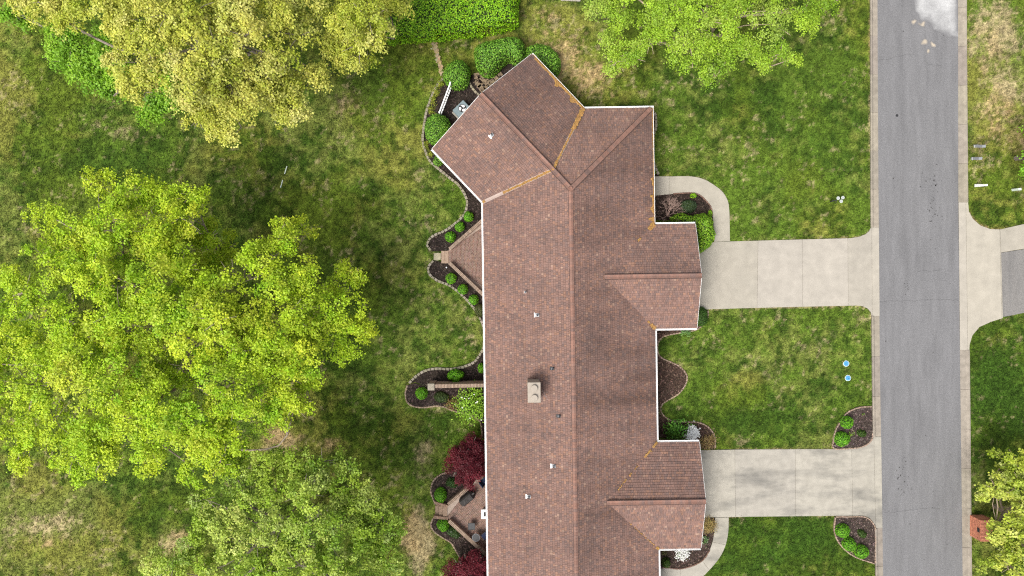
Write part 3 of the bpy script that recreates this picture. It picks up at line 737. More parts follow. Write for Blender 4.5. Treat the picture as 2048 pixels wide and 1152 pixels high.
# ridge and hip caps
def caps(p0, p1, n1, n2, name='ridge_cap', lift=0.035):
    d = (p1 - p0); L_ = d.length; d = d / L_; m = MB(); n = int(L_ / 0.21); up = Vector((0, 0, 1))
    s1 = n1.cross(d).normalized(); s2 = n2.cross(d).normalized()
    side = d.cross(up).normalized()
    if s1.dot(side) > 0: s1 = -s1
    if s2.dot(side) < 0: s2 = -s2
    for i in range(n):
        a = p0 + d * (L_ * i / n); b = p0 + d * (L_ * (i + 1) / n + 0.03); w = 0.165
        l1, l2 = lift + 0.012, lift
        c = R.choices([(0.235, 0.130, 0.100), (0.21, 0.125, 0.10), (0.18, 0.115, 0.098)], (4, 3, 1))[0]; g = R.uniform(.92, 1.1); c = tuple(x * g for x in c)
        A = [a + up * l2 + s1 * w, a + up * (l2 + .01), a + up * l2 + s2 * w, b + up * l1 + s1 * w, b + up * (l1 + .01), b + up * l1 + s2 * w]
        dn = Vector((0, 0, -0.03))
        A += [A[0] + dn, A[3] + dn, A[2] + dn, A[5] + dn, A[4] + dn]
        m.add(A, [(0, 3, 4, 1), (1, 4, 5, 2), (6, 7, 3, 0), (2, 5, 9, 8), (3, 7, 10, 4), (4, 10, 9, 5)], c)
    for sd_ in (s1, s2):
        q = [p0 + up * (lift - .018), p1 + up * (lift - .018), p1 + up * (lift - .018) + sd_ * .205, p0 + up * (lift - .018) + sd_ * .205]; m.add(q, [(0, 1, 2, 3)], (.075, .05, .045))  # dark strip showing beside the caps, painted as their shadow line
    o = m.build(name, m_shingle, roof); o['kind'] = 'stuff'; return o
PN = {k: plane_eq(f) for k, f in faces.items()}
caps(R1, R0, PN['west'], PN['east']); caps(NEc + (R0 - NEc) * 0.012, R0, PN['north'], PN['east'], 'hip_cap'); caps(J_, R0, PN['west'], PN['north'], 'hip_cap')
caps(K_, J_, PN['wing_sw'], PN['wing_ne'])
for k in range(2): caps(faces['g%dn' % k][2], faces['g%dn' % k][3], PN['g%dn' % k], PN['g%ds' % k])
# valley flashing on the wing
def valley(p0, p1, n1, n2, w=0.15):
    d = (p1 - p0).normalized(); m = MB(); up = Vector((0, 0, 1)); side = d.cross(up).normalized()
    s1 = n1.cross(d).normalized(); s2 = n2.cross(d).normalized()
    if s1.dot(side) > 0: s1 = -s1
    if s2.dot(side) < 0: s2 = -s2
    l = up * 0.045
    m.add([p0 + l + s1 * w, p0 + l, p0 + l + s2 * w, p1 + l + s1 * w, p1 + l, p1 + l + s2 * w], [(0, 1, 4, 3), (1, 2, 5, 4)])
    return m.build('valley_flashing', m_flash, roof)
def lerp(a, b, t): return a + (b - a) * t
valley(D_, lerp(D_, J_, 0.985), PN['wing_sw'], PN['west'], 0.13); valley(B_, lerp(B_, J_, 0.985), PN['wing_ne'], PN['north'], 0.13)

# gutters
def gutter(p0, p1, outward, cap=True):
    d = (p1 - p0).normalized(); o_ = Vector(outward).normalized(); m = MB(); up = Vector((0, 0, 1))
    prof = [(0.0, -0.01), (0.0, -0.10), (0.075, -0.10), (0.105, -0.02), (0.105, 0.0), (0.13, 0.0), (0.13, -0.03), (0.095, -0.115), (-0.012, -0.115), (-0.012, -0.01)]
    A = [p0 + o_ * x + up * z for x, z in prof]; B = [p1 + o_ * x + up * z for x, z in prof]; k = len(prof)
    m.add(A + B, [(j, (j + 1) % k, k + (j + 1) % k, k + j) for j in range(k)] + [tuple(range(k)), tuple(range(k, 2 * k))])
    return hpart('gutter', m, m_white)
ne_, nw_ = HW(1, 0, 0) , -HW(1, 0, 0); nn_ = HW(0, 1, 0)
gutter(D_, SWc, nw_); gutter(C_, D_, perp); gutter(A_, B_, -perp); gutter(B_ , NEc + ne_ * 0.16, nn_)
gutter(NEc, HW(EE, G[0][0] + G[0][1] + .17, ZE), ne_); gutter(HW(EE, G[0][0] - G[0][1] - .17, ZE), HW(EE, G[1][0] + G[1][1] + .17, ZE), ne_); gutter(HW(EE, G[1][0] - G[1][1] - .17, ZE), SEc, ne_)
for (nm, hf, ef) in G:
    gutter(HW(EE + .005, nm + hf, ZE), HW(ef, nm + hf, ZE), nn_); gutter(HW(EE + .005, nm - hf, ZE), HW(ef, nm - hf, ZE), -nn_)
# rake boards on the gable ends and soffits, walls
def rake(p0, p1, out):
    m = MB(); o_ = out * 0.03; dn = Vector((0, 0, -0.2)); u = Vector((0, 0, -0.004))
    A = [p0 + u, p1 + u, p1 + dn, p0 + dn]; m.add(A + [p + o_ for p in A], [(0, 1, 2, 3), (7, 6, 5, 4), (0, 4, 5, 1), (3, 2, 6, 7), (0, 3, 7, 4), (1, 5, 6, 2)])
    hpart('rake_board', m, m_trim)
rake(A_, K_, -axis); rake(C_, K_, -axis)
for k, (nm, hf, ef) in enumerate(G):
    rid = HW(ef, nm, ZE + hf * PITCH); rake(HW(ef, nm + hf, ZE), rid, ne_); rake(HW(ef, nm - hf, ZE), rid, ne_)
OV = 0.42
def wallring(pts, top, name='wall', m_=None):
    m = MB(); m.prism([(p.x, p.y) for p in pts], -0.02, top); return hpart(name, m, m_ or m_wall)
wallring([HW(EW + OV, 9.0, 0), HW(EW + OV, NS + OV, 0), HW(EE - OV, NS + OV, 0), HW(EE - OV, NN - OV, 0), HW(4.6, NN - OV, 0)], ZE - 0.02)
wallring([A_ + perp * OV + axis * OV, C_ - perp * OV + axis * OV, D_ - perp * OV + axis * 3, B_ + perp * OV + axis * 3], ZE - 0.03)
HOUSE_OUT.append([(p.x, p.y) for p in (HW(EW, 9, 0), HW(EW, NS, 0), HW(EE, NS, 0), HW(EE, NN, 0), HW(4.6, NN, 0))]); HOUSE_OUT.append([(p.x, p.y) for p in (A_, C_, D_, B_)])
for (nm, hf, ef) in G:
    wallring([HW(EE - 1, nm + hf - OV, 0), HW(ef - .3, nm + hf - OV, 0), HW(ef - .3, nm - hf + OV, 0), HW(EE - 1, nm - hf + OV, 0)], ZE - 0.03)
    HOUSE_OUT.append([(p.x, p.y) for p in (HW(EE, nm + hf, 0), HW(ef, nm + hf, 0), HW(ef, nm - hf, 0), HW(EE, nm - hf, 0))])
    # gable triangle
    zt = ZE + hf * PITCH; m = MB(); e1 = ef - .3
    tri = [HW(e1, nm + hf - .05, ZE - .04), HW(e1, nm - hf + .05, ZE - .04), HW(e1, nm, zt - .06)]
    m.add(tri + [p - ne_ * 0.1 for p in tri], [(0, 1, 2), (5, 4, 3), (0, 2, 5, 3), (1, 4, 5, 2)]); hpart('gable', m, m_wall)
    # sectional garage door
    m = MB(); m.box(HW(ef - .3, nm, 0.04), 0.06, 4.9, 2.13, A0); d = hpart('garage_door', m, m_trim)
    for r_ in range(4):
        for c_i in range(4):
            m = MB(); m.box(HW(ef - .3 + .035, nm - 1.8 + 1.2 * c_i, 0.09 + .53 * r_), 0.02, 1.08, 0.44, A0); m.build('panel', m_trim, d)
tri = [A_ + perp * .1, C_ - perp * .1, K_ + Vector((0, 0, -.06))]; tri = [p + axis * 0.4 for p in tri]; tri[0].z = tri[1].z = ZE - .04
m = MB(); m.add(tri + [p + axis * .1 for p in tri], [(0, 1, 2), (5, 4, 3), (0, 2, 5, 3), (1, 4, 5, 2)]); hpart('gable', m, m_wall)
def window(p, rz, w, h):
    m = MB(); m.box((p[0], p[1], p[2]), w, .07, h, rz); f = hpart('window', m, m_trim)
    m = MB()
    for s in (-1, 1): m.box((p[0] + math.cos(rz) * s * w * .235, p[1] + math.sin(rz) * s * w * .235, p[2] + .07), w * .42, .09, h - .14, rz)
    m.build('pane', m_glass, f)
for n in (2.5, -5.2, -9.5, -13.0, -20.5, -24): window(HW(EW + OV, n, .8), A0 + math.pi / 2, 1.6, 1.3)
for n in (11, -6.0, -9.5, -22.5): window(HW(EE - OV, n, .8), A0 + math.pi / 2, 1.5, 1.3)
window(HW(8.3, NN - OV, .9), A0, 1.5, 1.2)
for n in (6.9, -21.4):
    m = MB(); m.box(HW(EE - OV, n, 0.05), 0.08, 1.0, 2.05, A0); d = hpart('door', m, m_trim); m = MB(); m.box(HW(EE - OV + .06, n + .38, 1.0), 0.06, 0.05, 0.12, A0); m.build('handle', m_dark, d)
for n in (2.0, -16.0):
    m = MB(); m.box(HW(EW + OV, n, 0.05), 0.07, 1.8, 2.05, A0); d = hpart('patio_door', m, m_trim); m = MB()
    for s in (-1, 1): m.box(HW(EW + OV - .01, n + s * .43, 0.15), 0.1, 0.74, 1.85, A0)
    m.build('pane', m_glass, d)

# chimney
zt = 6.15; ct = P(1068.3, 785, zt)
m = MB(); m.box((ct.x, ct.y, 3.6), 0.86, 1.38, zt - 3.6 - .02, A0); ch = hpart('chimney', m, m_tan)
m = MB(); m.box((ct.x, ct.y, zt - .03), 0.93, 1.46, 0.06, A0, None, 0.97); m.build('chimney_cap', m_tan, ch)
for py in (776, 795.5):
    c = P(1068.3 + (0.3 if py > 780 else 0), py, zt); m = MB()
    m.lathe((c.x, c.y, zt + .02), [(0.13, 0), (0.13, 0.12), (0.235, 0.13), (0.235, 0.16), (0.215, 0.175)], 24); m.build('flue_cap', m_tan, ch)
m = MB(); m.tube([HW(2.45, -8.1, 5.25), HW(2.1, -7.5, 4.35)], [0.012, 0.012], 6); hpart('antenna_mast', m, m_grey)

# roof vents
def roof_z(p):
    e, n = e_of(p), n_of(p); return ZE + (e - EW) * PITCH
def vent(px, py, kind, wing=False):
    z = 4.0
    for _ in range(5):
        p = P(px, py, z)
        z = (ZE + ((C_ - p).dot(perp)) * PITCH) if wing else roof_z(p)
    n = PN['wing_sw'] if wing else PN['west']; dn = Vector((n.x, n.y, 0)).normalized()
    side = Vector((-dn.y, dn.x, 0)); down = n.cross(side).normalized()
    if down.z > 0: down = -down
    b = p + n * 0.04; m = MB()
    q = [b + side * .12 - down * .14, b - side * .12 - down * .14, b - side * .12 + down * .2, b + side * .12 + down * .2]
    m.add(q + [x - n * .03 for x in q], [(0, 1, 2, 3), (0, 4, 5, 1), (1, 5, 6, 2), (2, 6, 7, 3), (3, 7, 4, 0)])
    f = hpart('roof_vent', m, m_shingle if kind == 'pipe' else m_grey if kind != 'black' else m_dark); f['label'] = {'pipe': 'small white vent pipe', 'white': 'vent pipe with white flashing', 'black': 'vent pipe with black flashing'}[kind]
    if kind == 'pipe':
        at = f.data.attributes['tint']; at.data.foreach_set('color', np.tile(np.array([.3, .2, .17, 1], np.float32), len(f.data.polygons)))
    if kind == 'white':
        m = MB(); c = b + down * .2 + n * .012; q = [c + side * .17 - down * .045, c - side * .17 - down * .045, c - side * .17 + down * .045, c + side * .17 + down * .045]
        m.add(q + [x + n * .015 for x in q], [(4, 5, 6, 7), (0, 1, 5, 4), (1, 2, 6, 5), (2, 3, 7, 6), (3, 0, 4, 7)]); m.build('flange', m_white, f)
    m = MB(); m.lathe((b.x, b.y, b.z - .1), [(0.10, 0), (0.085, 0.16), (0.065, 0.17), (0.065, 0.42), (0.045, 0.42), (0.045, 0.3)], 14); m.build('pipe', m_ped if kind != 'pipe' else m_grey, f)
    m = MB(); m.lathe((b.x, b.y, b.z + .19), [(0.05, .205), (0.05, 0.225)], 12); m.build('pipe_opening', m_black, f)
vent(984, 270, 'white', True)
for a in ((1051, 584, 'pipe'), (1075, 630, 'white'), (1105, 737, 'black'), (1118, 832, 'black'), (1107.5, 932, 'white'), (1058, 993, 'white')): vent(*a)

# fallen catkins in valleys and gutters
def debris(name, segs, label):
    V = []; T = []
    for (p0, p1, w, dens, lift, mode) in segs:
        L_ = (p1 - p0).length; n = int(L_ * dens); d = (p1 - p0).normalized(); side = d.cross(Vector((0, 0, 1))).normalized()
        for i in range(n):
            t = R.random(); ww = w * (0.15 + 0.85 * max(0, math.sin(t * 7.3 * L_ ** .5 + L_)) ** 2 if mode == 'lumpy' else 1.0)
            off = R.uniform(0, 1) * ww if mode != 'both' else R.gauss(0, w * 0.45)
            c = p0 + d * (t * L_) + side * off
            zl = lift(off) + R.uniform(0, .012)
            r = R.uniform(0.03, 0.075); a0 = R.random() * 6
            for g in (0, 1.57, 3.14, 4.71): V.append((c.x + r * math.cos(a0 + g) * R.uniform(.6, 1.2), c.y + r * math.sin(a0 + g) * R.uniform(.6, 1.2), c.z + zl + R.uniform(-.004, .008)))
            g = R.uniform(.7, 1.35); T.append((g, g * R.uniform(.88, 1.1), g * R.uniform(.7, 1.2)))
    V = np.array(V); F = np.arange(len(V)).reshape(-1, 4)
    o = link(name, np_mesh(name, V, F, np.array(T), m_debris)); tag(o, label, 'debris', kind='stuff')
ps = PITCH
up_ = lambda off: abs(off) * ps + 0.055
def gut(off): return -0.05
flat45 = lambda off: abs(off) * ps * 0.72 + 0.06
debris('fallen_catkins', [
    (lerp(D_, J_, .30), lerp(D_, J_, 1.0), 0.07, 170, flat45, 'both'), (D_, lerp(D_, J_, .03), .1, 200, flat45, 'both'),
    (lerp(B_, J_, 0.0), lerp(B_, J_, .35), 0.16, 260, flat45, 'both'), (lerp(B_, J_, .35), lerp(B_, J_, 1.0), 0.05, 90, flat45, 'both'), (lerp(B_, J_, .86), J_, 0.09, 200, flat45, 'both'),
    (B_, lerp(B_, A_, .18), 0.22, 420, up_, 'in') if False else (lerp(A_, B_, .34), lerp(A_, B_, 1.0), 0.40, 330, up_, 'lumpy'),
    (lerp(A_, B_, .08), B_, 0.10, 130, up_, 'in'), (lerp(A_, B_, .02) - perp * .07, B_ - perp * .07, .05, 90, gut, 'both'),
    ], 'orange brown catkins heaped in the wing valleys and eave')
segs = []
e0, e1 = HW(EE, NN - 4.0, ZE), HW(EE, G[0][0] + G[0][1], ZE)
segs += [(NEc + ne_ * .07, e1 + ne_ * .07, .05, 80, gut, 'both')]
segs += [(lerp(e0, e1, .28), lerp(e0, e1, .40), .16, 260, up_, 'lumpy'), (lerp(e0, e1, .55), lerp(e0, e1, .82), .22, 260, up_, 'lumpy'), (lerp(e0, e1, .9), e1, .42, 560, up_, 'lumpy')]
def gv(k, s): 
    nm, hf, ef = G[k]; return HW(EE, nm + s * hf, ZE), HW(EE - hf, nm, ZE + hf * PITCH)
for k, s, spans in ((0, 1, ((0, .10, .15, 300), (.27, .33, .05, 110))), (0, -1, ((0, .09, .12, 260), (.12, .15, .06, 150))), (1, 1, ((0, .08, .08, 220), (.13, .25, .07, 130), (.40, .45, .03, 50), (.52, .56, .04, 60), (.62, .78, .04, 14))), (1, -1, ((0, .04, .08, 220), (.08, .22, .03, 26), (.25, .6, .05, 9)))):
    a, b = gv(k, s)
    for (t0, t1_, w, dn_) in spans: segs.append((lerp(a, b, t0), lerp(a, b, t1_), w, dn_, flat45, 'both'))
debris('fallen_catkins', segs, 'orange brown catkins in the street side gutter and garage valleys')

build_grass()

# ------------------------------------------------------------------ brick patios, steps, garden walls
def patio(poly, z, label, ang, bl=0.215, bw=0.105):
    pw = [(p.x, p.y) for p in PS(poly, z)]
    a = sum(pw[i][0] * pw[(i + 1) % len(pw)][1] - pw[(i + 1) % len(pw)][0] * pw[i][1] for i in range(len(pw)))
    if a < 0: pw = pw[::-1]
    m = MB(); m.prism(pw, 0.0, z, (1, 1, 1)); pt = struct(m.build('patio', m_mortar), label)
    ca, sa = math.cos(ang), math.sin(ang); cx = sum(p[0] for p in pw) / len(pw); cy = sum(p[1] for p in pw) / len(pw)
    loc = [((x - cx) * ca + (y - cy) * sa, -(x - cx) * sa + (y - cy) * ca) for x, y in pw]
    m = MB(); u0 = min(p[0] for p in loc); u1 = max(p[0] for p in loc); v0 = min(p[1] for p in loc); v1 = max(p[1] for p in loc)
    v = v0; i = 0
    while v < v1:
        u = u0 - (bl / 2 if i % 2 else 0)
        while u < u1:
            q = clip_convex([(u, v), (u + bl - .02, v), (u + bl - .02, v + bw - .02), (u, v + bw - .02)], loc)
            if len(q) >= 3:
                g = R.uniform(.72, 1.3); c = (g * R.uniform(.92, 1.1), g, g * R.uniform(.9, 1.12))
                m.prism([(cx + x * ca - y * sa, cy + x * sa + y * ca) for x, y in q], z, z + 0.012 + R.uniform(0, .004), c)
            u += bl
        v += bw; i += 1
    o = m.build('bricks', m_brick, pt); o['kind'] = 'stuff'; return pt
patio([(897, 500), (903, 496), (978, 427), (1000, 427), (1000, 602), (978, 602), (903, 531), (897, 527)], 0.30, 'triangular brick patio under the eave', math.pi / 2 + A0)
patio([(895, 1014), (898, 1010), (940, 975), (960, 950), (1000, 945), (1000, 1130), (976, 1112), (899, 1040), (895, 1035)], 0.42, 'lower brick patio with grill and tables', 0.62)
def brick_wall(p0, p1, h, w, label, cap_w=0.11, z0=0.0, mcap=None):
    a, b = P(*p0, h), P(*p1, h); a.z = b.z = 0; d = b - a; L_ = d.length; rz = math.atan2(d.y, d.x); c = (a + b) / 2
    rt = root('garden_wall', label, 'wall', (c.x, c.y, 0)); m = MB(); m.box((0, 0, -.02), L_, w, h - .08, rz); m.build('wall_body', m_wall, rt)
    m = MB(); m.box((0, 0, 0), cap_w - .012, w + .05, .085, 0, (1, 1, 1), .98, .008); me0 = m.mesh('brick', m_brickcap)
    var = [me0]
    for g in (.85, 1.12, .95):
        m = MB(); m.box((0, 0, 0), cap_w - .012, w + .05, .085, 0, (g, g * .98, g * .95), .98, .008); var.append(m.mesh('brick', m_brickcap))
    n = int(L_ / cap_w)
    for i in range(n):
        o = link('brick', R.choice(var), rt); o.location = d * ((i + .5) / n - .5) + Vector((0, 0, h - .082)); o.rotation_euler = (0, 0, rz + R.gauss(0, .008))
    return rt
brick_wall((899, 498), (972, 434), 0.85, 0.22, 'low brick wall on the upper side of triangular patio')
brick_wall((899, 526), (974, 597), 0.85, 0.22, 'low brick wall on the lower side of triangular patio')
brick_wall((896, 1009), (941, 972), 0.95, 0.2, 'low brick wall beside the covered grill')
brick_wall((898, 1042), (985, 1121), 0.95, 0.24, 'low brick wall below the round patio table')
brick_wall((869, 772.5), (990, 770.5), 2.0, 0.24, 'tall brick garden wall jutting from the left eave')
pl = root('brick_pillar', 'square brick pillar with flat stone top ending the garden wall', 'pillar', tuple(P(862, 774, 2.1).xy) + (0,))
m = MB(); m.box((0, 0, -.02), .46, .46, 2.06, A0); m.build('shaft', m_wall, pl); m = MB(); m.box((0, 0, 2.04), .54, .54, .08, A0, (.95, .95, .95), .97, .01); m.build('pillar_cap', m_stone, pl)
# steps of the small patio
st = root('brick_steps', 'two tan brick steps at the point of triangular patio', 'steps', tuple(P(891, 514)))
for k, (x0, x1, z) in enumerate(((882.5, 889.5, .13), (889.7, 897, .26))):
    m = MB(); a, b = P(x0, 501.5, z), P(x1, 526.5, z); c = (a + b) / 2; m.box((c.x - st.location.x, c.y - st.location.y, 0), b.x - a.x, a.y - b.y, z, 0, (1.08, 1.05, 1.0), 1, .01); m.build('tread', m_brickcap, st)
ss = root('stepping_stone', 'flat pale stone in front of patio steps', 'stone', tuple(P(875, 514)))
m = MB(); m.prism([((p - P(875, 514)).x, (p - P(875, 514)).y) for p in PS([(868, 506.5), (876, 505.5), (882, 507), (881.5, 519), (875, 521), (867.5, 520)])], 0, .09, (1.15, 1.15, 1.1)); m.build('slab', m_flag, ss)
st = root('brick_steps', 'three tan steps between dark railings at lower patio', 'steps', tuple(P(882, 1020)))
for k, (x0, x1, z) in enumerate(((870.5, 877.5, .12), (877.7, 885.5, .24), (885.7, 894.5, .36))):
    m = MB(); a, b = P(x0, 1011 + k * 1.5, z), P(x1, 1032 + k * .8, z); c = (a + b) / 2; m.box((c.x - st.location.x, c.y - st.location.y, 0), b.x - a.x, a.y - b.y, z, 0, (.95, .9, .84), 1, .01); m.build('tread', m_brickcap, st)
for (q0, q1) in (((868, 1005.5), (896, 1013.5)), ((867, 1034.5), (896, 1037.5))):
    a, b = P(*q0, .45), P(*q1, .45); a.z = b.z = 0; d = b - a; n = 12; rz = math.atan2(d.y, d.x)
    m = MB(); c = (a + b) / 2 - st.location; m.box((c.x, c.y, 0), d.length, .2, .40, rz); sd = m.build('side_wall', m_wall, st)
    for i in range(n):
        m = MB(); p = a + d * ((i + .5) / n) - st.location; m.box((p.x, p.y, .40), d.length / n * .62, .24, .07, rz, (1.0, .95, .9), .97, .01); m.build('brick', m_brickcap, sd)

# ------------------------------------------------------------------ leaf builders
def frame(N):
    t = RNG.normal(size=N.shape); t -= N * (t * N).sum(1, keepdims=True); t /= np.linalg.norm(t, axis=1, keepdims=True) + 1e-9
    return t, np.cross(N, t)
def leaf_arrays(Cn, N, size, ratio, axis_=None, mix=0.0, fold=0.18):
    N = N / (np.linalg.norm(N, axis=1, keepdims=True) + 1e-9); a, b = frame(N)
    if axis_ is not None and mix:
        t = axis_ - N * (axis_ * N).sum(1, keepdims=True); a = a * (1 - mix) + t * mix; a /= np.linalg.norm(a, axis=1, keepdims=True) + 1e-9; b = np.cross(N, a)
    s = size[:, None]; w = s * ratio
    V = np.stack([Cn - a * s * .5, Cn + b * w * .5 - a * s * .05 + N * s * fold, Cn + a * s * .5, Cn - b * w * .5 - a * s * .05 + N * s * fold], 1)
    return V.reshape(-1, 3)
def pal_pick(pal, n, w=None):
    pal = np.array(pal); w = None if w is None else np.array(w) / sum(w)
    return pal[RNG.choice(len(pal), n, p=w)]

def crown_mesh(name, lobes, pal, pw, leaf=0.2, spray_r=0.5, dens=2.2, per=40, ctr=None, ratio=0.75, jit=0.16, up=0.75, m_=None, base=(0, 0, 0), droop=0.0, inner=0.3, clump=1.0):
    """lobes: list of (x,y,z,r,rz); sprays of leaves over each lobe's upper shell, some inside"""
    SC = []; SN = []; SA_ = []; LT = []
    for (x, y, z, r, rz) in lobes:
        lobe_t = pal_pick(pal, 1, pw)[0]
        ncl = max(4, int(round(3.2 * r * r + 3)))
        d = RNG.normal(size=(ncl * 4, 3)); d /= np.linalg.norm(d, axis=1, keepdims=True); d = d[d[:, 2] > -0.15][:ncl]
        for dd in d:                               # leafy clumps set over the lobe, each a small dome of sprays
            u = RNG.uniform(.25, .7) if RNG.random() < inner else RNG.uniform(.72, 1.0)
            cc = np.array([x, y, z]) + dd * np.array([r, r, rz]) * u; cc[2] += RNG.uniform(-.25, .35) * rz
            cr = min(r * .55, RNG.uniform(.55, .95) * clump); n = max(3, int(dens * math.pi * r * r / ncl * RNG.uniform(.8, 1.25)))
            e = RNG.normal(size=(n * 4, 3)); e /= np.linalg.norm(e, axis=1, keepdims=True); e = e[e[:, 2] > -0.1][:n]; n = len(e)
            c = cc + e * np.array([cr, cr, cr * .75]) * RNG.uniform(.55, 1.08, (n, 1))
            c[:, 2] -= droop * max(0, u - .5) * (1 - dd[2]) * r
            out = c - np.array([ctr[0], ctr[1], 0]); out[:, 2] = 0; out /= np.linalg.norm(out, axis=1, keepdims=True) + 1e-6
            SC.append(c); SN.append(e * .7 + dd * .5); SA_.append(out * .6 + e * .7)
            LT.append(np.tile(lobe_t * .55 + pal_pick(pal, 1, pw)[0] * .45, (n, 1)))
    SC = np.concatenate(SC); SN = np.concatenate(SN); SA_ = np.concatenate(SA_); LT = np.concatenate(LT); SA_ /= np.linalg.norm(SA_, axis=1, keepdims=True) + 1e-9
    ns = len(SC); tint = (LT * .75 + pal_pick(pal, ns, pw) * .25) * RNG.uniform(0.85, 1.15, (ns, 1))
    rs = spray_r * RNG.uniform(0.6, 1.25, ns); k = np.maximum(6, (per * (rs / spray_r) ** 1.6)).astype(int)
    I = np.repeat(np.arange(ns), k); n = len(I)
    nn = SN[I] * .5 + np.array([0, 0, up]); nn /= np.linalg.norm(nn, axis=1, keepdims=True)
    ax = SA_[I] - nn * (SA_[I] * nn).sum(1, keepdims=True); ax /= np.linalg.norm(ax, axis=1, keepdims=True) + 1e-9; sd = np.cross(nn, ax)
    g = np.clip(RNG.normal(size=(n, 3)), -1.9, 1.9); R_ = rs[I][:, None]
    Cn = SC[I] + ax * g[:, :1] * R_ * .55 + sd * g[:, 1:2] * R_ * .42 + nn * (g[:, 2:3] * R_ * .20 - np.abs(g[:, :1]) * R_ * .12)
    N = nn * .9 + RNG.normal(size=(n, 3)) * .42 + ax * .15
    sz = leaf * RNG.uniform(.65, 1.3, n)
    V = leaf_arrays(Cn, N, sz, ratio, ax, .45) - np.array(base)
    T = tint[I] * RNG.uniform(1 - jit, 1 + jit, (n, 1)) * RNG.uniform(.95, 1.05, (n, 3))
    return np_mesh(name, V, np.arange(4 * n).reshape(-1, 4), T, m_ or m_leaf)

def tree(name, label, px_lobes, ctr_px, zb, zt, pal, pw, rflat=0.62, trunk_r=0.3, limb_n=7, group=None, z_jit=0.8, bark=(1, 1, 1), extra_h=None, trunk_px=None, cat='tree', fill=.98, **kw):
    zm = (zb + zt) / 2; cx, cy = ctr_px; rad = max(math.hypot(a[0] - cx, a[1] - cy) for a in px_lobes) + 1
    lobes = []
    for L_ in px_lobes:
        d = math.hypot(L_[0] - cx, L_[1] - cy) / rad; z = L_[3] if len(L_) > 3 else zb + (zt - zb) * (1 - d ** 1.7) + R.uniform(-z_jit, z_jit)
        p = P(L_[0], L_[1], z); r = L_[2] * M2(z) ; lobes.append((p.x, p.y, z, r, r * rflat * R.uniform(.85, 1.15)))
    base_l = list(lobes)
    for i in range(len(base_l)):          # lower lobes bridging neighbours so the crown closes
        for j in range(i):
            A, B = base_l[i], base_l[j]; d = math.hypot(A[0] - B[0], A[1] - B[1])
            if .55 * (A[3] + B[3]) < d < fill * (A[3] + B[3]) and R.random() < .6:
                r = min(A[3], B[3]) * .72; lobes.append(((A[0] + B[0]) / 2, (A[1] + B[1]) / 2, (A[2] + B[2]) / 2 - r * .55, r, r * rflat))
    c = P(*(trunk_px or ctr_px), zm); b = Vector((c.x, c.y, 0)); rt = root(name, label, cat, tuple(b), group)
    link('crown', crown_mesh('crown', lobes, pal, pw, ctr=(c.x, c.y), base=b, **kw), rt)
    fork = zb * 0.45
    m = MB(); pts = [Vector((R.uniform(-.1, .1), R.uniform(-.1, .1), fork * t)) for t in (-.02, .06, .35, .7, 1.0)]; m.tube(pts, [trunk_r * 1.5, trunk_r * 1.15, trunk_r, trunk_r * .92, trunk_r * .85], 10, bark); m.build('trunk', m_bark, rt)
    sect = {}
    for L_ in lobes: sect.setdefault(int((math.atan2(L_[1] - c.y, L_[0] - c.x) + math.pi) / (2 * math.pi) * limb_n * .999), []).append(L_)
    top = pts[-1]
    for s, ls in sect.items():
        m = MB(); ls.sort(key=lambda l: math.hypot(l[0] - c.x, l[1] - c.y)); far = ls[-1]; mid = ls[len(ls) // 2]
        q1 = Vector((mid[0], mid[1], mid[2])) - b; q2 = Vector((far[0], far[1], far[2])) - b
        wv = (q1 - top).length * .14
        main = catmull([top + Vector((0, 0, -.2)), lerp(top, q1, .35) + Vector((R.uniform(-wv, wv), R.uniform(-wv, wv), .2)), lerp(top, q1, .7) + Vector((R.uniform(-wv, wv), R.uniform(-wv, wv), .3)), q1 + Vector((0, 0, -.4)), lerp(q1, q2, .5) + Vector((R.uniform(-wv, wv), R.uniform(-wv, wv), -.4)), q2], .8)
        nn = len(main); rr = [trunk_r * .42 * (1 - i / nn) ** 1.3 + .03 for i in range(nn)]; m.tube(main, rr, 7, bark)
        for l in ls[::2]:
            q = Vector((l[0], l[1], l[2])) - b; i = min(range(nn), key=lambda i: (main[i] - q).length + .25 * abs(i - nn * .3)); i = max(0, i - 2); s0 = main[i]
            w = lerp(s0, q, .5) + Vector((R.uniform(-.4, .4), R.uniform(-.4, .4), R.uniform(.1, .5))); m.tube(catmull([s0, w, q + Vector((0, 0, .1 * l[4]))], .6), [max(.03, rr[i] * .7)] * 1 + [max(.025, rr[i] * .5 * (1 - .6 * k / max(1, len(catmull([s0, w, q], .6)) - 1))) for k in range(1, len(catmull([s0, w, q + Vector((0, 0, .1 * l[4]))], .6)))], 5, bark)
            for _ in range(4):   # twigs reaching the shell
                a = R.uniform(0, 6.28); e = Vector((math.cos(a) * l[3] * .95, math.sin(a) * l[3] * .95, l[4] * R.uniform(.1, .8)))
                m.tube([q, q + e * .5 + Vector((0, 0, .12)), q + e], [.035, .024, .012], 4, bark, cap=False)
        m.build('limb', m_bark, rt)
    return rt

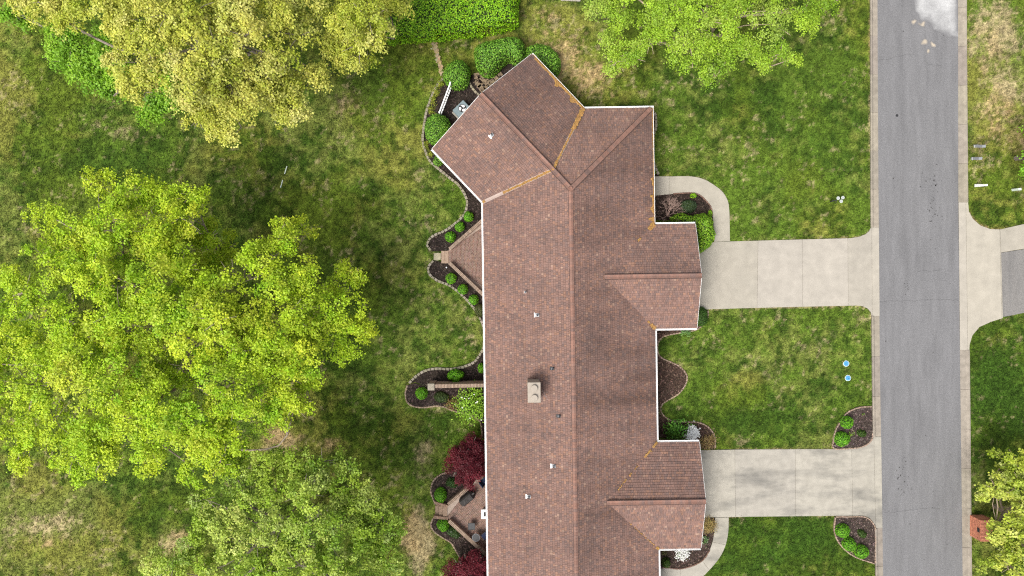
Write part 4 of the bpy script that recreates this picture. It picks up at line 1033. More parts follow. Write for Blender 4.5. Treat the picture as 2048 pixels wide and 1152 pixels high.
YG = [(0.56, 0.635, 0.040), (0.48, 0.61, 0.032), (0.37, 0.55, 0.022), (0.25, 0.45, 0.018), (0.63, 0.64, 0.08)]
T2 = [(200, 368, 36), (265, 385, 40), (340, 398, 42), (385, 390, 30), (88, 425, 30), (150, 455, 48), (230, 465, 50), (320, 465, 50), (380, 445, 34), (110, 535, 52), (55, 585, 48), (190, 555, 52), (285, 560, 44), (15, 560, 28), (365, 540, 36),
      (0, 660, 55), (60, 690, 60), (150, 650, 56), (240, 620, 48), (320, 612, 48), (380, 620, 44), (-50, 720, 60), (-40, 620, 45),
      (555, 482, 40), (592, 468, 28), (510, 525, 34), (470, 560, 44), (425, 580, 32), (560, 560, 40), (620, 570, 42), (690, 560, 30), (716, 551, 16), (650, 620, 46), (580, 630, 46), (500, 640, 48), (440, 640, 40), (695, 630, 34), (722, 662, 20), (680, 690, 38), (620, 690, 46), (550, 690, 48), (480, 720, 46), (400, 690, 46), (420, 750, 34),
      (565, 760, 38), (615, 775, 26), (590, 810, 38), (530, 815, 42), (470, 800, 42), (400, 825, 44), (610, 740, 26),
      (0, 760, 52), (70, 770, 52), (150, 760, 52), (225, 745, 44), (300, 795, 42), (258, 830, 42), (190, 840, 50), (110, 840, 50), (30, 850, 44), (330, 850, 44), (400, 890, 42), (455, 880, 34), (388, 945, 26), (440, 930, 28), (300, 895, 38), (220, 905, 42), (150, 910, 42), (60, 895, 32), (35, 935, 18), (165, 950, 20), (290, 930, 20), (470, 900, 24),
      (195, 705, 42, 8.0), (255, 690, 38, 7.5), (330, 725, 38, 8), (305, 655, 40, 9.5), (230, 680, 36, 9), (130, 705, 40, 9), (350, 760, 36, 8), (270, 760, 34, 8), (425, 525, 32, 5.5), (455, 500, 24, 5), (400, 570, 34, 7), (340, 520, 36, 9), (270, 510, 40, 9.5), (200, 510, 40, 9), (420, 455, 18, 6)]
tree('maple_tree', 'huge lime green maple filling the left middle of the lawn', T2, (330, 660), 6.0, 12.5, YG, (3, 4, 4, 3, 1.2), trunk_r=.42, limb_n=9, bark=(1.2, 1.15, 1.1), leaf=.155, spray_r=.46, dens=5.2, per=52, trunk_px=(300, 690), inner=.34)
YO = [(0.60, 0.585, 0.125), (0.52, 0.54, 0.082), (0.43, 0.48, 0.052), (0.32, 0.40, 0.032), (0.68, 0.65, 0.23)]
T1 = [(55, 8, 32), (95, 32, 34), (140, 48, 30), (115, 5, 36), (170, 8, 36), (135, 20, 26),
      (212, 18, 42), (245, 52, 38), (268, 85, 28), (295, 42, 42), (335, 30, 42), (255, 5, 45), (300, 75, 26), (330, 85, 34), (380, 62, 38), (425, 42, 38), (470, 20, 44), (435, 100, 42), (490, 72, 42), (545, 30, 44), (395, 20, 40),
      (268, 150, 34), (232, 125, 18), (290, 185, 22), (302, 140, 30), (250, 165, 20), (395, 150, 40), (450, 150, 42), (375, 190, 34), (420, 205, 40), (475, 205, 40), (445, 255, 30), (460, 278, 18), (400, 240, 22), (520, 140, 40), (560, 112, 38), (600, 72, 34), (520, 200, 40), (570, 182, 40), (618, 160, 34), (600, 220, 26), (560, 220, 32), (640, 150, 18),
      (350, 120, 22), (620, 20, 36), (580, -20, 45), (480, -40, 50), (360, -40, 50), (240, -45, 50), (120, -40, 45)]
tree('oak_tree', 'large golden yellow oak at the top left corner', T1, (380, 60), 6.5, 12.5, YO, (4, 4, 3, 2, 1.5), trunk_r=.4, limb_n=9, leaf=.155, spray_r=.46, dens=5.6, per=52, fill=.8, inner=.32)
T1b = [(690, 38, 42), (738, 40, 40), (778, 26, 32), (800, 8, 20), (720, 90, 40), (688, 112, 34), (735, 125, 22), (672, 78, 28), (760, 70, 24), (700, -15, 45), (760, -20, 40), (650, 30, 24)]
tree('oak_tree', 'golden yellow oak overlapping the end of the bright hedge', T1b, (720, 40), 6.0, 9.5, YO, (3, 4, 4, 3, 1), trunk_r=.24, limb_n=6, trunk_px=(675, -20), leaf=.155, spray_r=.46, dens=5.2, per=52)
GR = [(0.26, 0.47, 0.03), (0.20, 0.40, 0.024), (0.33, 0.54, 0.04), (0.15, 0.31, 0.02)]
T1c = [(30, 28, 20, 4.0), (52, 45, 14, 3.5), (150, 90, 34, 5.0), (120, 82, 26, 4.5), (180, 130, 38, 5), (140, 125, 30, 4.4), (110, 110, 18, 4), (200, 165, 26, 4.6), (225, 180, 24, 4.2), (245, 150, 26, 5), (210, 100, 34, 5.5), (330, 160, 30, 4.5), (320, 205, 24, 4.2), (300, 235, 22, 3.6), (345, 200, 22, 4.4), (215, 65, 26, 5.6), (325, 120, 24, 5)]
tree('understorey_tree', 'fresh green low tree showing beneath the golden oak', T1c, (220, 120), 2.5, 5.5, GR, (3, 3, 2, 2), trunk_r=.18, limb_n=7, leaf=.18, spray_r=.55, dens=3.6, per=50)
PG = [(0.38, 0.50, 0.055), (0.28, 0.42, 0.034), (0.18, 0.32, 0.02), (0.54, 0.61, 0.14), (0.11, 0.21, 0.018), (0.64, 0.68, 0.28)]
T3 = [(520, 930, 34), (585, 925, 34), (645, 922, 30), (700, 945, 28), (470, 958, 30), (412, 998, 24), (452, 1020, 40), (530, 990, 42), (610, 985, 42), (680, 985, 38), (735, 1000, 30), (768, 1040, 32), (798, 1068, 20), (720, 1060, 42), (640, 1050, 46), (560, 1062, 44), (480, 1082, 42), (400, 1060, 26), (382, 1100, 32), (312, 1130, 28), (345, 1140, 28), (440, 1135, 42), (520, 1135, 42), (600, 1130, 42), (680, 1120, 42), (750, 1108, 36), (788, 1120, 24), (300, 1190, 40), (400, 1200, 45), (500, 1210, 45), (600, 1205, 45), (700, 1195, 45), (780, 1180, 35), (450, 1270, 45), (600, 1270, 45), (700, 1255, 40)]
tree('ash_tree', 'pale silvery green tree at the bottom of the left lawn', T3, (570, 1090), 5.0, 9.5, PG, (4, 4, 3, 3, 2, .7), trunk_r=.34, limb_n=8, leaf=.16, spray_r=.40, dens=7.2, per=44, inner=.3, clump=.85)
BG = [(0.31, 0.48, 0.032), (0.38, 0.55, 0.045), (0.23, 0.39, 0.026), (0.16, 0.30, 0.02), (0.40, 0.50, 0.10)]
T4 = [(1200, 18, 34), (1250, 30, 40), (1320, 28, 44), (1228, 78, 28), (1238, 128, 20), (1265, 118, 26), (1222, 140, 12), (1300, 78, 34), (1360, 62, 42), (1420, 42, 46), (1400, 100, 36), (1385, 135, 20), (1428, 158, 16), (1450, 112, 36), (1500, 92, 36), (1545, 50, 42), (1560, 108, 24), (1588, 116, 13), (1522, 128, 18), (1600, 40, 34), (1638, 16, 28), (1480, 25, 44), (1345, 105, 18), (1660, 5, 12), (1385, 20, 40), (1250, -30, 45), (1350, -40, 50), (1450, -40, 50), (1550, -35, 50), (1640, -30, 40), (1400, -90, 50), (1500, -90, 50)]
tree('birch_tree', 'airy bright green birch hanging over the upper lawn', T4, (1420, -10), 4.0, 9.0, BG, (3, 3, 3, 2, 1.5), trunk_r=.25, limb_n=9, leaf=.15, spray_r=.44, dens=6.8, per=46, ratio=.58, fill=.72, clump=.7, droop=.35, bark=(1.7, 1.6, 1.4), inner=.3)
OG = [(0.42, 0.50, 0.05), (0.31, 0.41, 0.035), (0.54, 0.58, 0.11), (0.19, 0.28, 0.022), (0.66, 0.67, 0.27)]
T5 = [(1998, 915, 24), (2030, 920, 30), (1990, 978, 26), (2035, 965, 30), (2008, 950, 26), (1975, 990, 14), (2000, 1045, 22), (2035, 1050, 26), (1990, 1065, 18), (2010, 1080, 26), (2040, 1095, 28), (1985, 1120, 22), (2020, 1130, 28), (2050, 1140, 28), (2060, 1010, 32), (2085, 950, 36), (2090, 1060, 40), (2080, 1130, 36), (2010, 1185, 30), (2060, 1190, 36), (2120, 1000, 40)]
tree('small_tree', 'olive yellow leafy tree beside the brick mailbox', T5, (2065, 1050), 2.8, 5.2, OG, (4, 3, 3, 2, 1), trunk_r=.14, limb_n=8, leaf=.19, spray_r=.34, dens=6.0, per=30, clump=.6, bark=(1.2, 1.1, .95))
RD = [(0.125, 0.012, 0.020), (0.18, 0.018, 0.030), (0.08, 0.008, 0.014), (0.26, 0.035, 0.052)]
rm1 = [(932, 920, 28, 2.3), (915, 905, 18, 1.9), (945, 890, 20, 2.0), (955, 915, 20, 2.0), (915, 935, 20, 1.9), (940, 950, 20, 1.9), (960, 945, 16, 1.7), (903, 920, 13, 1.5), (955, 880, 12, 1.5), (925, 960, 14, 1.5), (965, 900, 14, 1.7)]
tree('red_maple', 'round dark red maple above the covered grill', rm1, (935, 920), 1.2, 2.3, RD, (4, 4, 3, 1.2), trunk_r=.07, limb_n=5, leaf=.10, spray_r=.24, dens=46, per=26, ratio=.6, clump=.8, up=1.0, z_jit=.1, group='red maples by the patio')
rm2 = [(938, 1140, 30, 2.3), (918, 1130, 20, 1.9), (950, 1118, 18, 1.9), (908, 1150, 18, 1.7), (960, 1140, 20, 1.9), (930, 1170, 28, 2.0), (960, 1175, 24, 1.9), (912, 1178, 18, 1.6), (932, 1118, 14, 1.7), (940, 1200, 24, 1.6)]
tree('red_maple', 'dark red maple cut by the bottom edge', rm2, (938, 1155), 1.2, 2.3, RD, (4, 4, 3, 1.2), trunk_r=.07, limb_n=5, leaf=.10, spray_r=.24, dens=46, per=26, ratio=.6, clump=.8, up=1.0, z_jit=.1, group='red maples by the patio')
tree('spruce_tree', 'fringe of a green tree at the right edge above the pedestals', [(2062, 265, 18, 3), (2060, 330, 20, 3), (2085, 300, 34, 4.5), (2056, 350, 12, 2.2), (2110, 330, 30, 4), (2100, 260, 30, 4)], (2100, 300), 2, 5, GR, (2, 3, 1, 3), trunk_r=.14, limb_n=6, leaf=.16, spray_r=.4, dens=3, per=30)

# ------------------------------------------------------------------ clipped shrubs and hedges
def circle(px, py, r, ry=None, rot=0.0, n=26, wob=.04):
    ry = ry or r; out = []; ph = R.random() * 6
    for i in range(n):
        g = 2 * math.pi * i / n; k = 1 + wob * math.sin(3 * g + ph) + R.uniform(-wob, wob) * .6
        x, y = r * math.cos(g) * k, ry * math.sin(g) * k; out.append((px + x * math.cos(rot) - y * math.sin(rot), py + x * math.sin(rot) + y * math.cos(rot)))
    return out
def clipped(name, label, outline, h, pal, pw, leaf=.1, dens=260, rim=None, cat='shrub', group=None, rough=.05, ratio=.65, zf=.6, flat=False):
    q = [(p.x, p.y) for p in catmull(PS(outline, h * zf), .12, True)]
    cx = sum(p[0] for p in q) / len(q); cy = sum(p[1] for p in q) / len(q)
    X0, X1 = min(p[0] for p in q), max(p[0] for p in q); Y0, Y1 = min(p[1] for p in q), max(p[1] for p in q)
    area = (X1 - X0) * (Y1 - Y0); rim = rim or min(X1 - X0, Y1 - Y0) * .5
    n = int(area * dens * 2.0); X = RNG.uniform(X0, X1, n); Y = RNG.uniform(Y0, Y1, n); ok = inside(q, X, Y); X = X[ok]; Y = Y[ok]
    def H(X, Y):
        d = np.clip(edge_dist(q, X, Y) / rim, 0, 1); ins = inside(q, X, Y)
        return np.where(ins, h * (.35 + .65 * np.sqrt(np.clip(1 - (1 - d) ** 2, 0, 1))) + (fbm(X, Y, .8, 5, 2) - .5) * rough * 4 * h, 0)
    e = .05; z = H(X, Y); gx = np.clip((H(X + e, Y) - H(X - e, Y)) / (2 * e), -2.5, 2.5); gy = np.clip((H(X, Y + e) - H(X, Y - e)) / (2 * e), -2.5, 2.5)
    N = np.stack([-gx, -gy, np.ones_like(gx)], 1); N /= np.linalg.norm(N, axis=1, keepdims=True)
    keep = RNG.random(len(X)) < np.clip(.62 / N[:, 2], 0, 1); X, Y, z, N = X[keep], Y[keep], z[keep], N[keep]
    # skirt
    per = sum(math.hypot(q[i][0] - q[i - 1][0], q[i][1] - q[i - 1][1]) for i in range(len(q))); ks = int(per * h * .5 * dens * .8)
    I = RNG.integers(0, len(q), ks); Q = np.array(q)[I]; Qn = np.array(q)[(I + 1) % len(q)]; tt = RNG.random((ks, 1)); S = Q + (Qn - Q) * tt; tg = Qn - Q
    on = np.stack([tg[:, 1], -tg[:, 0], np.full(ks, .02)], 1); on /= np.linalg.norm(on, axis=1, keepdims=True) + 1e-9
    if ((S[:, 0] - cx) * on[:, 0] + (S[:, 1] - cy) * on[:, 1]).mean() < 0: on[:, :2] *= -1
    Cn = np.concatenate([np.stack([X, Y, z], 1), np.stack([S[:, 0], S[:, 1], RNG.uniform(.04, .5 * h, ks)], 1)]); N = np.concatenate([N, on]); n = len(Cn)
    Cn = Cn + N * RNG.normal(0, leaf * .24, (n, 1))
    N2 = N + RNG.normal(size=(n, 3)) * .40 + np.array([0, 0, .25])
    V = leaf_arrays(Cn, N2, leaf * .86 * RNG.uniform(.65, 1.25, n), ratio, N, .3)
    T = pal_pick(pal, n, pw) * RNG.uniform(.75, 1.3, (n, 1))
    b = np.array([cx, cy, 0]); rt = root(name, label, cat, (cx, cy, 0), group)
    link('foliage', np_mesh('foliage', V - b, np.arange(4 * n).reshape(-1, 4), T, m_leaf), rt)
    # twiggy core under the leaf shell
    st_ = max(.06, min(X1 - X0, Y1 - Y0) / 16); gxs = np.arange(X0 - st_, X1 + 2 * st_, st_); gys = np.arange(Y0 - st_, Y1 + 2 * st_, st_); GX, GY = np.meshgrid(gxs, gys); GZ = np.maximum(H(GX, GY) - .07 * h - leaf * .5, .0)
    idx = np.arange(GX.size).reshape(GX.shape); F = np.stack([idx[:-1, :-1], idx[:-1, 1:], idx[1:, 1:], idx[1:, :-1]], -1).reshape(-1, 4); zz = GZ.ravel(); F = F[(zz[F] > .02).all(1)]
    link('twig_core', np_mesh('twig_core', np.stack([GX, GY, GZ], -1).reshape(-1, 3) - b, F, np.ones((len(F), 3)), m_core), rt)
    return rt
BX = [(0.15, 0.34, 0.03), (0.22, 0.45, 0.045), (0.08, 0.20, 0.018), (0.32, 0.56, 0.07)]; BXW = (4, 3, 3, 1.2)
BR = [(0.13, 0.37, 0.014), (0.19, 0.47, 0.02), (0.085, 0.26, 0.012)]; BRW = (3, 3, 2)
HG = [(0.23, 0.47, 0.012), (0.31, 0.57, 0.018), (0.14, 0.33, 0.01), (0.42, 0.62, 0.03)]; HGW = (4, 3, 3, 1)
clipped('hedge', 'large bright green clipped hedge at the top edge', [(760, 55), (778, 80), (800, 76), (870, 72), (925, 66), (980, 60), (1030, 46), (1036, 35), (1035, 5), (1033, -40), (900, -60), (780, -50), (750, 0)], 2.2, HG, HGW, .17, 130, 1.0, 'hedge', rough=.02)
clipped('hedge', 'kidney shaped clipped hedge beside the flagstones', [(949, 100), (955, 90), (970, 84), (990, 79), (1015, 74), (1035, 75), (1046, 84), (1049, 95), (1050, 112), (1045, 122), (1034, 126), (1022, 118), (1016, 118), (1003, 130), (992, 142), (977, 149), (962, 143), (952, 125)], 1.8, BX, BXW, .14, 200, .9, 'hedge', rough=.02)
clipped('hedge', 'rounded clipped hedge behind the wing corner', [(1052, 98), (1062, 90), (1080, 88), (1100, 94), (1114, 106), (1121, 122), (1119, 140), (1108, 152), (1090, 150), (1070, 135), (1055, 118)], 1.7, BX, BXW, .14, 200, .9, 'hedge', rough=.02)
clipped('boxwood', 'round clipped boxwood at upper end of the white fence', circle(913.5, 147, 26, 28), 1.6, BX, BXW, .13, 230, cat='shrub', group='big round boxwoods at the fence', rough=.015)
clipped('boxwood', 'round clipped boxwood at lower end of the white fence', circle(875, 257, 26.5, 30), 1.6, BX, BXW, .13, 230, cat='shrub', group='big round boxwoods at the fence', rough=.015)
clipped('boxwood', 'small low shrub by the wing corner downspout', circle(877, 320, 10, 12, .5), .6, BX, BXW, .10, 330)
GP = 'small round boxwoods along the patio beds'
for px, py, r, t in ((937, 433, 9.5, 'nearest the eave above triangular patio'), (919.5, 453.5, 9.3, 'middle one of three above triangular patio'), (900.5, 473.5, 10, 'nearest the steps above triangular patio'),
                     (902, 557, 10, 'nearest the steps below triangular patio'), (925.5, 578.5, 9.5, 'middle one of three below triangular patio'), (947, 599.5, 9.3, 'nearest the eave below triangular patio')):
    clipped('boxwood', 'small round boxwood ' + t, circle(px, py, r), .62, BR, BRW, .10, 420, group=GP)
clipped('boxwood', 'brownish olive round shrub tucked at the left eave', circle(959.5, 621, 10.5, 13), .6, [(.10, .11, .03), (.14, .13, .05), (.07, .09, .02)], (3, 2, 2), .09, 420)
clipped('boxwood', 'round boxwood at the rounded end of garden wall bed', circle(842.5, 787.5, 11.5), .7, BR, BRW, .10, 420)
clipped('boxwood', 'small round shrub at the eave above the garden wall', circle(963, 737, 7, 9), .7, BR, BRW, .10, 420)
clipped('boxwood', 'low dark green shrub beside the garden wall', circle(883, 795, 15, 11, .2), .45, [(.05, .085, .02), (.07, .10, .025), (.035, .06, .015)], (3, 2, 2), .10, 300, rough=.12)
for i, (x, y, r) in enumerate(((0, 0, 0),)):
    cl = [(902, 742), (910, 739), (920, 743), (927, 748), (925, 756), (917, 760), (918, 768), (911, 772), (905, 767), (906, 760), (898, 760), (895, 750)]
    clipped('lobed_shrub', 'lobed bright green shrub against the garden wall', cl, .9, BR, BRW, .11, 420, .35, rough=.1)
clipped('boxwood', 'round boxwood above the lower patio steps', circle(880.5, 991.5, 11.5, 14.5), .8, BR, BRW, .10, 420)
clipped('boxwood', 'round boxwood below the lower patio steps', circle(886, 1051, 11.5, 12.5), .8, BR, BRW, .10, 420)
clipped('boxwood', 'dark leafy shrub between red maple and patio wall', circle(903, 967, 11, 9, .3), .5, [(.04, .10, .02), (.06, .13, .025), (.03, .07, .015)], (3, 2, 2), .12, 260, rough=.12)
clipped('boxwood', 'dark spotted shrub below the lower patio wall', circle(907, 1066, 14, 10, .5), .5, [(.04, .10, .02), (.06, .12, .025), (.03, .07, .015), (.4, .4, .35)], (3, 2, 2, .2), .11, 260, rough=.12)
for px, py, r, t in ((1695.5, 845.5, 12, 'upper of two in corner bed above lower driveway'), (1686, 879, 14, 'lower of two in corner bed above lower driveway'),
                     (1687, 1063, 13, 'topmost of three in corner bed below lower driveway'), (1700, 1090, 12.5, 'middle one of three in corner bed below lower driveway'), (1725.5, 1105, 13, 'lowest of three in corner bed below lower driveway')):
    clipped('boxwood', 'round bright boxwood, ' + t, circle(px, py, r), .7, BR, BRW, .10, 420, group='round boxwoods in the driveway corner beds')
DG = [(.05, .11, .012), (.07, .14, .015), (.04, .08, .01)]
clipped('dwarf_shrub', 'small dark oval shrub near the kerb above lower driveway', circle(1724, 867, 9.5, 6.5, .25), .35, DG, (1, 1, 1), .09, 420, rough=.1)
clipped('dwarf_shrub', 'small dark oval shrub near the kerb below lower driveway', circle(1725, 1068, 10, 6.5, .7), .35, DG, (1, 1, 1), .09, 420, rough=.1)
clipped('boxwood', 'dark green dome shrub at the lower corner of upper garage', circle(1402, 634, 15, 19), .7, [(.05, .13, .015), (.07, .16, .02), (.04, .09, .012)], (3, 2, 2), .10, 350)
clipped('leafy_shrub', 'big lime green shrub wrapping the upper garage corner', [(1345, 438), (1352, 430), (1368, 427), (1382, 432), (1395, 430), (1410, 428), (1424, 436), (1428, 455), (1430, 472), (1422, 490), (1405, 503), (1396, 508), (1393, 490), (1391, 455), (1370, 446)], 1.5, [(.20, .40, .02), (.28, .48, .03), (.13, .30, .018), (.36, .54, .05)], (3, 3, 2, 1), .15, 190, .7, rough=.09)
clipped('juniper', 'dark blue green juniper inside the curved upper path', circle(1378, 412, 16, 13), .5, [(.05, .09, .035), (.08, .12, .06), (.04, .07, .03)], (3, 2, 2), .10, 330, rough=.15)
clipped('boxwood', 'tiny yellow green shrub at the path edge', circle(1387, 391, 6, 5), .3, HG, HGW, .09, 420)
clipped('boxwood', 'tiny yellow green shrub at the inner bend of upper path', circle(1421, 427, 4, 7), .3, HG, HGW, .09, 420)
clipped('boxwood', 'small dark evergreen by the lower entrance', circle(1333, 1127, 8, 9), .7, DG, (1, 1, 1), .10, 420)

# ------------------------------------------------------------------ loose plants
def loose(name, label, c, r, h, n, leaf, pal, pw, ratio=.5, cat='plant', group=None, flowers=0, fcol=(.93, .93, .90), ry=None, up=.8, clumps=8, upright=0.0, fsize=.07):
    b = P(*c, h * .5); b.z = 0; k = M2(h * .5); rx = r * k; ry_ = (ry or r) * k; rt = root(name, label, cat, tuple(b), group)
    cc = []
    for i in range(clumps):
        a = 2 * math.pi * (i + R.random() * .6) / clumps; q = math.sqrt(R.uniform(.05, .75)); cc.append((math.cos(a) * q * rx, math.sin(a) * q * ry_, h * (1 - .45 * q) * R.uniform(.75, 1)))
    cc = np.array(cc); I = RNG.integers(0, clumps, n); sp = .34 * (rx + ry_) / 2
    Cn = cc[I] + RNG.normal(size=(n, 3)) * np.array([sp, sp, h * .12]); Cn[:, 2] = np.clip(Cn[:, 2], .03, None)
    rad = Cn.copy(); rad[:, 2] = 0; rad /= np.linalg.norm(rad, axis=1, keepdims=True) + 1e-6
    N = np.array([0, 0, up]) + RNG.normal(size=(n, 3)) * .5 + rad * .3
    V = leaf_arrays(Cn, N, leaf * RNG.uniform(.6, 1.3, n), ratio, rad + np.array([0, 0, upright]), .6)
    T = pal_pick(pal, n, pw) * RNG.uniform(.75, 1.3, (n, 1)); link('foliage', np_mesh('foliage', V, np.arange(4 * n).reshape(-1, 4), T, m_leaf), rt)
    m = MB()
    for q in cc: m.tube([(q[0] * .12, q[1] * .12, 0), (q[0] * .6, q[1] * .6, q[2] * .6), tuple(q)], [.022, .016, .008], 5)
    m.build('stem', m_bark, rt)
    if flowers:
        I = RNG.integers(0, clumps, flowers); Cf = cc[I] + RNG.normal(size=(flowers, 3)) * np.array([sp * .95, sp * .95, .05]) + np.array([0, 0, h * .16]); Nf = np.array([0, 0, 1]) + RNG.normal(size=(flowers, 3)) * .35
        Vf = leaf_arrays(Cf, Nf, fsize * RNG.uniform(.7, 1.3, flowers), 1.0); link('flowers', np_mesh('flowers', Vf, np.arange(4 * flowers).reshape(-1, 4), np.tile(np.array(fcol), (flowers, 1)) * RNG.uniform(.85, 1.1, (flowers, 1)), m_petal), rt)['kind'] = 'stuff'
    return rt
LG = [(.24, .44, .03), (.32, .52, .05), (.16, .32, .02)]; LGW = (3, 3, 2)
loose('flowering_dogwood', 'lime green dogwood dotted with white blooms at the left eave', (944, 809), 29, 2.0, 1500, .16, LG, LGW, .55, 'shrub', flowers=14, ry=30, clumps=16, fsize=.12)
loose('azalea', 'white azalea beside a green shrub between the garages', (1384, 866), 11, .6, 120, .09, BX, BXW, .5, 'shrub', flowers=620, ry=13, clumps=12, fsize=.12)
loose('azalea', 'white azalea at the lower gutter of lower garage', (1363, 1108), 12, .6, 120, .09, BX, BXW, .5, 'shrub', flowers=330, ry=9, clumps=12, fsize=.10, fcol=(.8, .8, .77))
loose('leafy_shrub', 'green rosette shrub beside the white azalea', (1351, 859), 23, .9, 520, .20, [(.10, .28, .03), (.15, .36, .04), (.07, .18, .02)], (3, 3, 2), .55, 'shrub', ry=19, clumps=18)
TN = [(.34, .23, .09), (.44, .32, .14), (.25, .17, .06), (.22, .22, .05)]
loose('ornamental_grass', 'tan ornamental grass clump above the lower driveway', (1415, 883), 14, .6, 650, .22, TN, (3, 3, 2, 1), .12, 'grass', ry=14, clumps=9, upright=.5)
loose('ornamental_grass', 'tan ornamental grass clump below the lower driveway', (1418, 1050), 12, .6, 650, .22, [(.42, .30, .10), (.5, .38, .15), (.28, .2, .07), (.3, .3, .07)], (3, 3, 2, 1), .12, 'grass', ry=15, clumps=9, upright=.5)
loose('hosta', 'pale leaved hosta at the lower garage corner', (1410, 1080), 6, .3, 60, .18, [(.16, .26, .10), (.35, .42, .28), (.1, .2, .05)], (2, 1, 2), .5, 'plant', ry=10, clumps=4)
loose('daylily', 'grassy daylily tuft under the upper garage gutter', (1369, 664), 10, .4, 150, .28, [(.12, .28, .06), (.2, .36, .1), (.3, .42, .2)], (2, 2, 1), .14, 'plant', ry=5, clumps=5, upright=.4)
loose('small_plant', 'small yellow green sprigs in corner bed above lower driveway', (1703, 868), 5, .2, 45, .10, LG, LGW, .4, 'plant', clumps=3)
loose('small_plant', 'single small sprig near the kerb in corner bed', (1726, 829), 3, .2, 22, .10, LG, LGW, .4, 'plant', clumps=2)
loose('small_plant', 'small sprigs beside three boxwoods in corner bed', (1706, 1104), 4, .2, 32, .10, LG, LGW, .4, 'plant', clumps=3)
loose('small_plant', 'green weeds in the narrow bed at the right eave', (1308, 344), 4, .2, 60, .12, LG, LGW, .4, 'plant', clumps=3)
loose('small_plant', 'sparse weeds in bed near the street side eave', (1322, 822), 6, .2, 60, .10, [(.12, .2, .03), (.22, .14, .06)], (2, 2), .4, 'plant', ry=12, clumps=4)
loose('small_plant', 'dull green sprigs under the lower garage gutter', (1328, 1105), 6, .2, 50, .10, [(.12, .18, .03), (.2, .2, .06)], (2, 2), .4, 'plant', clumps=3)
loose('sedum', 'salmon brown low shrub below the garden wall', (904, 808), 13, .5, 420, .11, [(.38, .20, .12), (.26, .2, .06), (.16, .2, .03)], (2, 2, 2), .5, 'plant', ry=11, clumps=9)
YL = [(.34, .36, .03), (.24, .32, .025), (.42, .42, .06), (.15, .22, .02)]
for i, (px, py, rx, ry, t) in enumerate(((881, 166, 5, 7, 'under the upper boxwood'), (873, 181, 5, 9, 'beside the upper half of fence'), (867, 200, 5, 10, 'beside the middle of fence'), (862, 219, 5, 8, 'beside the lower fence post'), (853, 290, 4, 8, 'under the lower boxwood'), (862, 308, 5, 10, 'just above the small shrub'))):
    loose('liriope', 'yellow green liriope tuft along stone edging ' + t, (px, py), rx, .3, 170, .16, YL, (3, 3, 2, 2), .22, 'plant', 'liriope tufts along the edging', ry=ry, clumps=5, upright=.3)
# bare pinkish shrub
bs = root('bare_shrub', 'leafless pinkish twiggy shrub at the right eave corner', 'shrub', tuple(P(1333, 432)))
m = MB()
def branch(p, d, l, r, lev):
    q = p + d * l; mid_ = (p + q) / 2 + Vector((R.gauss(0, .05), R.gauss(0, .05), R.gauss(.03, .03))) * l; m.tube([p, mid_, q], [r, r * .8, r * .6], 4, (R.uniform(.8, 1.25),) * 3, cap=False)
    if lev == 0: return
    for i in range(3):
        dd = (d + Vector((R.gauss(0, .5), R.gauss(0, .5), R.gauss(-.05, .25)))).normalized(); branch(q, dd, l * R.uniform(.6, .85), r * .6, lev - 1)
for i in range(8):
    a = R.uniform(0, 6.28); branch(Vector((0, 0, .05)), Vector((math.cos(a) * .8 + .1, math.sin(a) * .8 + .35, .55)).normalized(), .55, .028, 4)
m.build('branches', m_twig, bs)

# ------------------------------------------------------------------ yard objects
# condenser unit
zc = .85; c = P(923.5, 218, zc); ac = root('air_conditioner', 'grey blue condenser unit with round fan beside the wing', 'air conditioner', (c.x, c.y, .03)); rz = math.atan2(axis.y, axis.x)
m = MB(); m.box((0, 0, 0), .86, 1.12, .76, rz); body = m.build('cabinet', m_acbox, ac)
for s in range(9):
    m = MB(); m.box((0, 0, .08 + s * .07), .875, 1.135, .02, rz); m.build('louvre', m_acbox, body)
m = MB(); m.box((0, 0, .755), .90, 1.16, .05, rz, None, .985, .01); top = m.build('top_panel', m_acbox, ac)
dx = P(924.5, 216.5, zc) - P(923.5, 218, zc)
m = MB(); m.lathe((dx.x, dx.y, .80), [(.30, 0), (.30, .012), (.285, .016)], 28); m.build('fan_well', m_white, ac)
m = MB(); m.lathe((dx.x, dx.y, .815), [(.31, 0), (.31, .02), (.275, .02), (.275, 0)], 28); m.build('fan_ring', m_dark, ac)
for k in range(3):
    m = MB(); g = k * 2.094 + .4; pts = []
    for (r_, w_) in ((.05, -.5), (.14, -.75), (.23, -.6), (.285, -.25), (.285, .35), (.2, .12), (.12, .05), (.05, .6)): pts.append((dx.x + r_ * math.cos(g + w_), dx.y + r_ * math.sin(g + w_)))
    m.prism(pts, .818, .824); m.build('fan_blade', m_dark, ac)
m = MB(); m.lathe((dx.x, dx.y, .815), [(.09, 0), (.09, .03), (.06, .04)], 16); m.build('fan_hub', m_dark, ac)
m = MB(); m.box((0, 0, -.03), 1.1, 1.35, .04, rz); m.build('pad', m_conc, ac)
# white fence
a, b = P(901, 166, 1.05), P(879, 225, 1.05); a.z = b.z = 0.03; d = b - a; rz = math.atan2(d.y, d.x); fc = root('white_fence', 'white slatted fence panel between two round boxwoods', 'fence', tuple(a))
for t in (0, 1):
    m = MB(); p = d * t; m.box((p.x, p.y, 0), .12, .12, 1.2, rz, None, 1, .02); m.build('post', m_white, fc)
for z, w in ((1.06, .10), (.12, .11)):
    m = MB(); p = d * .5; m.box((p.x, p.y, z), d.length, w, .06, rz); m.build('rail', m_white, fc)
m = MB(); m.box((0, 0, .13), .045, .025, .96, 0); sl = m.mesh('slat', m_white); n = 12
for i in range(n):
    o = link('slat', sl, fc); o.location = d * ((i + .5) / n); o.rotation_euler = (0, 0, rz)
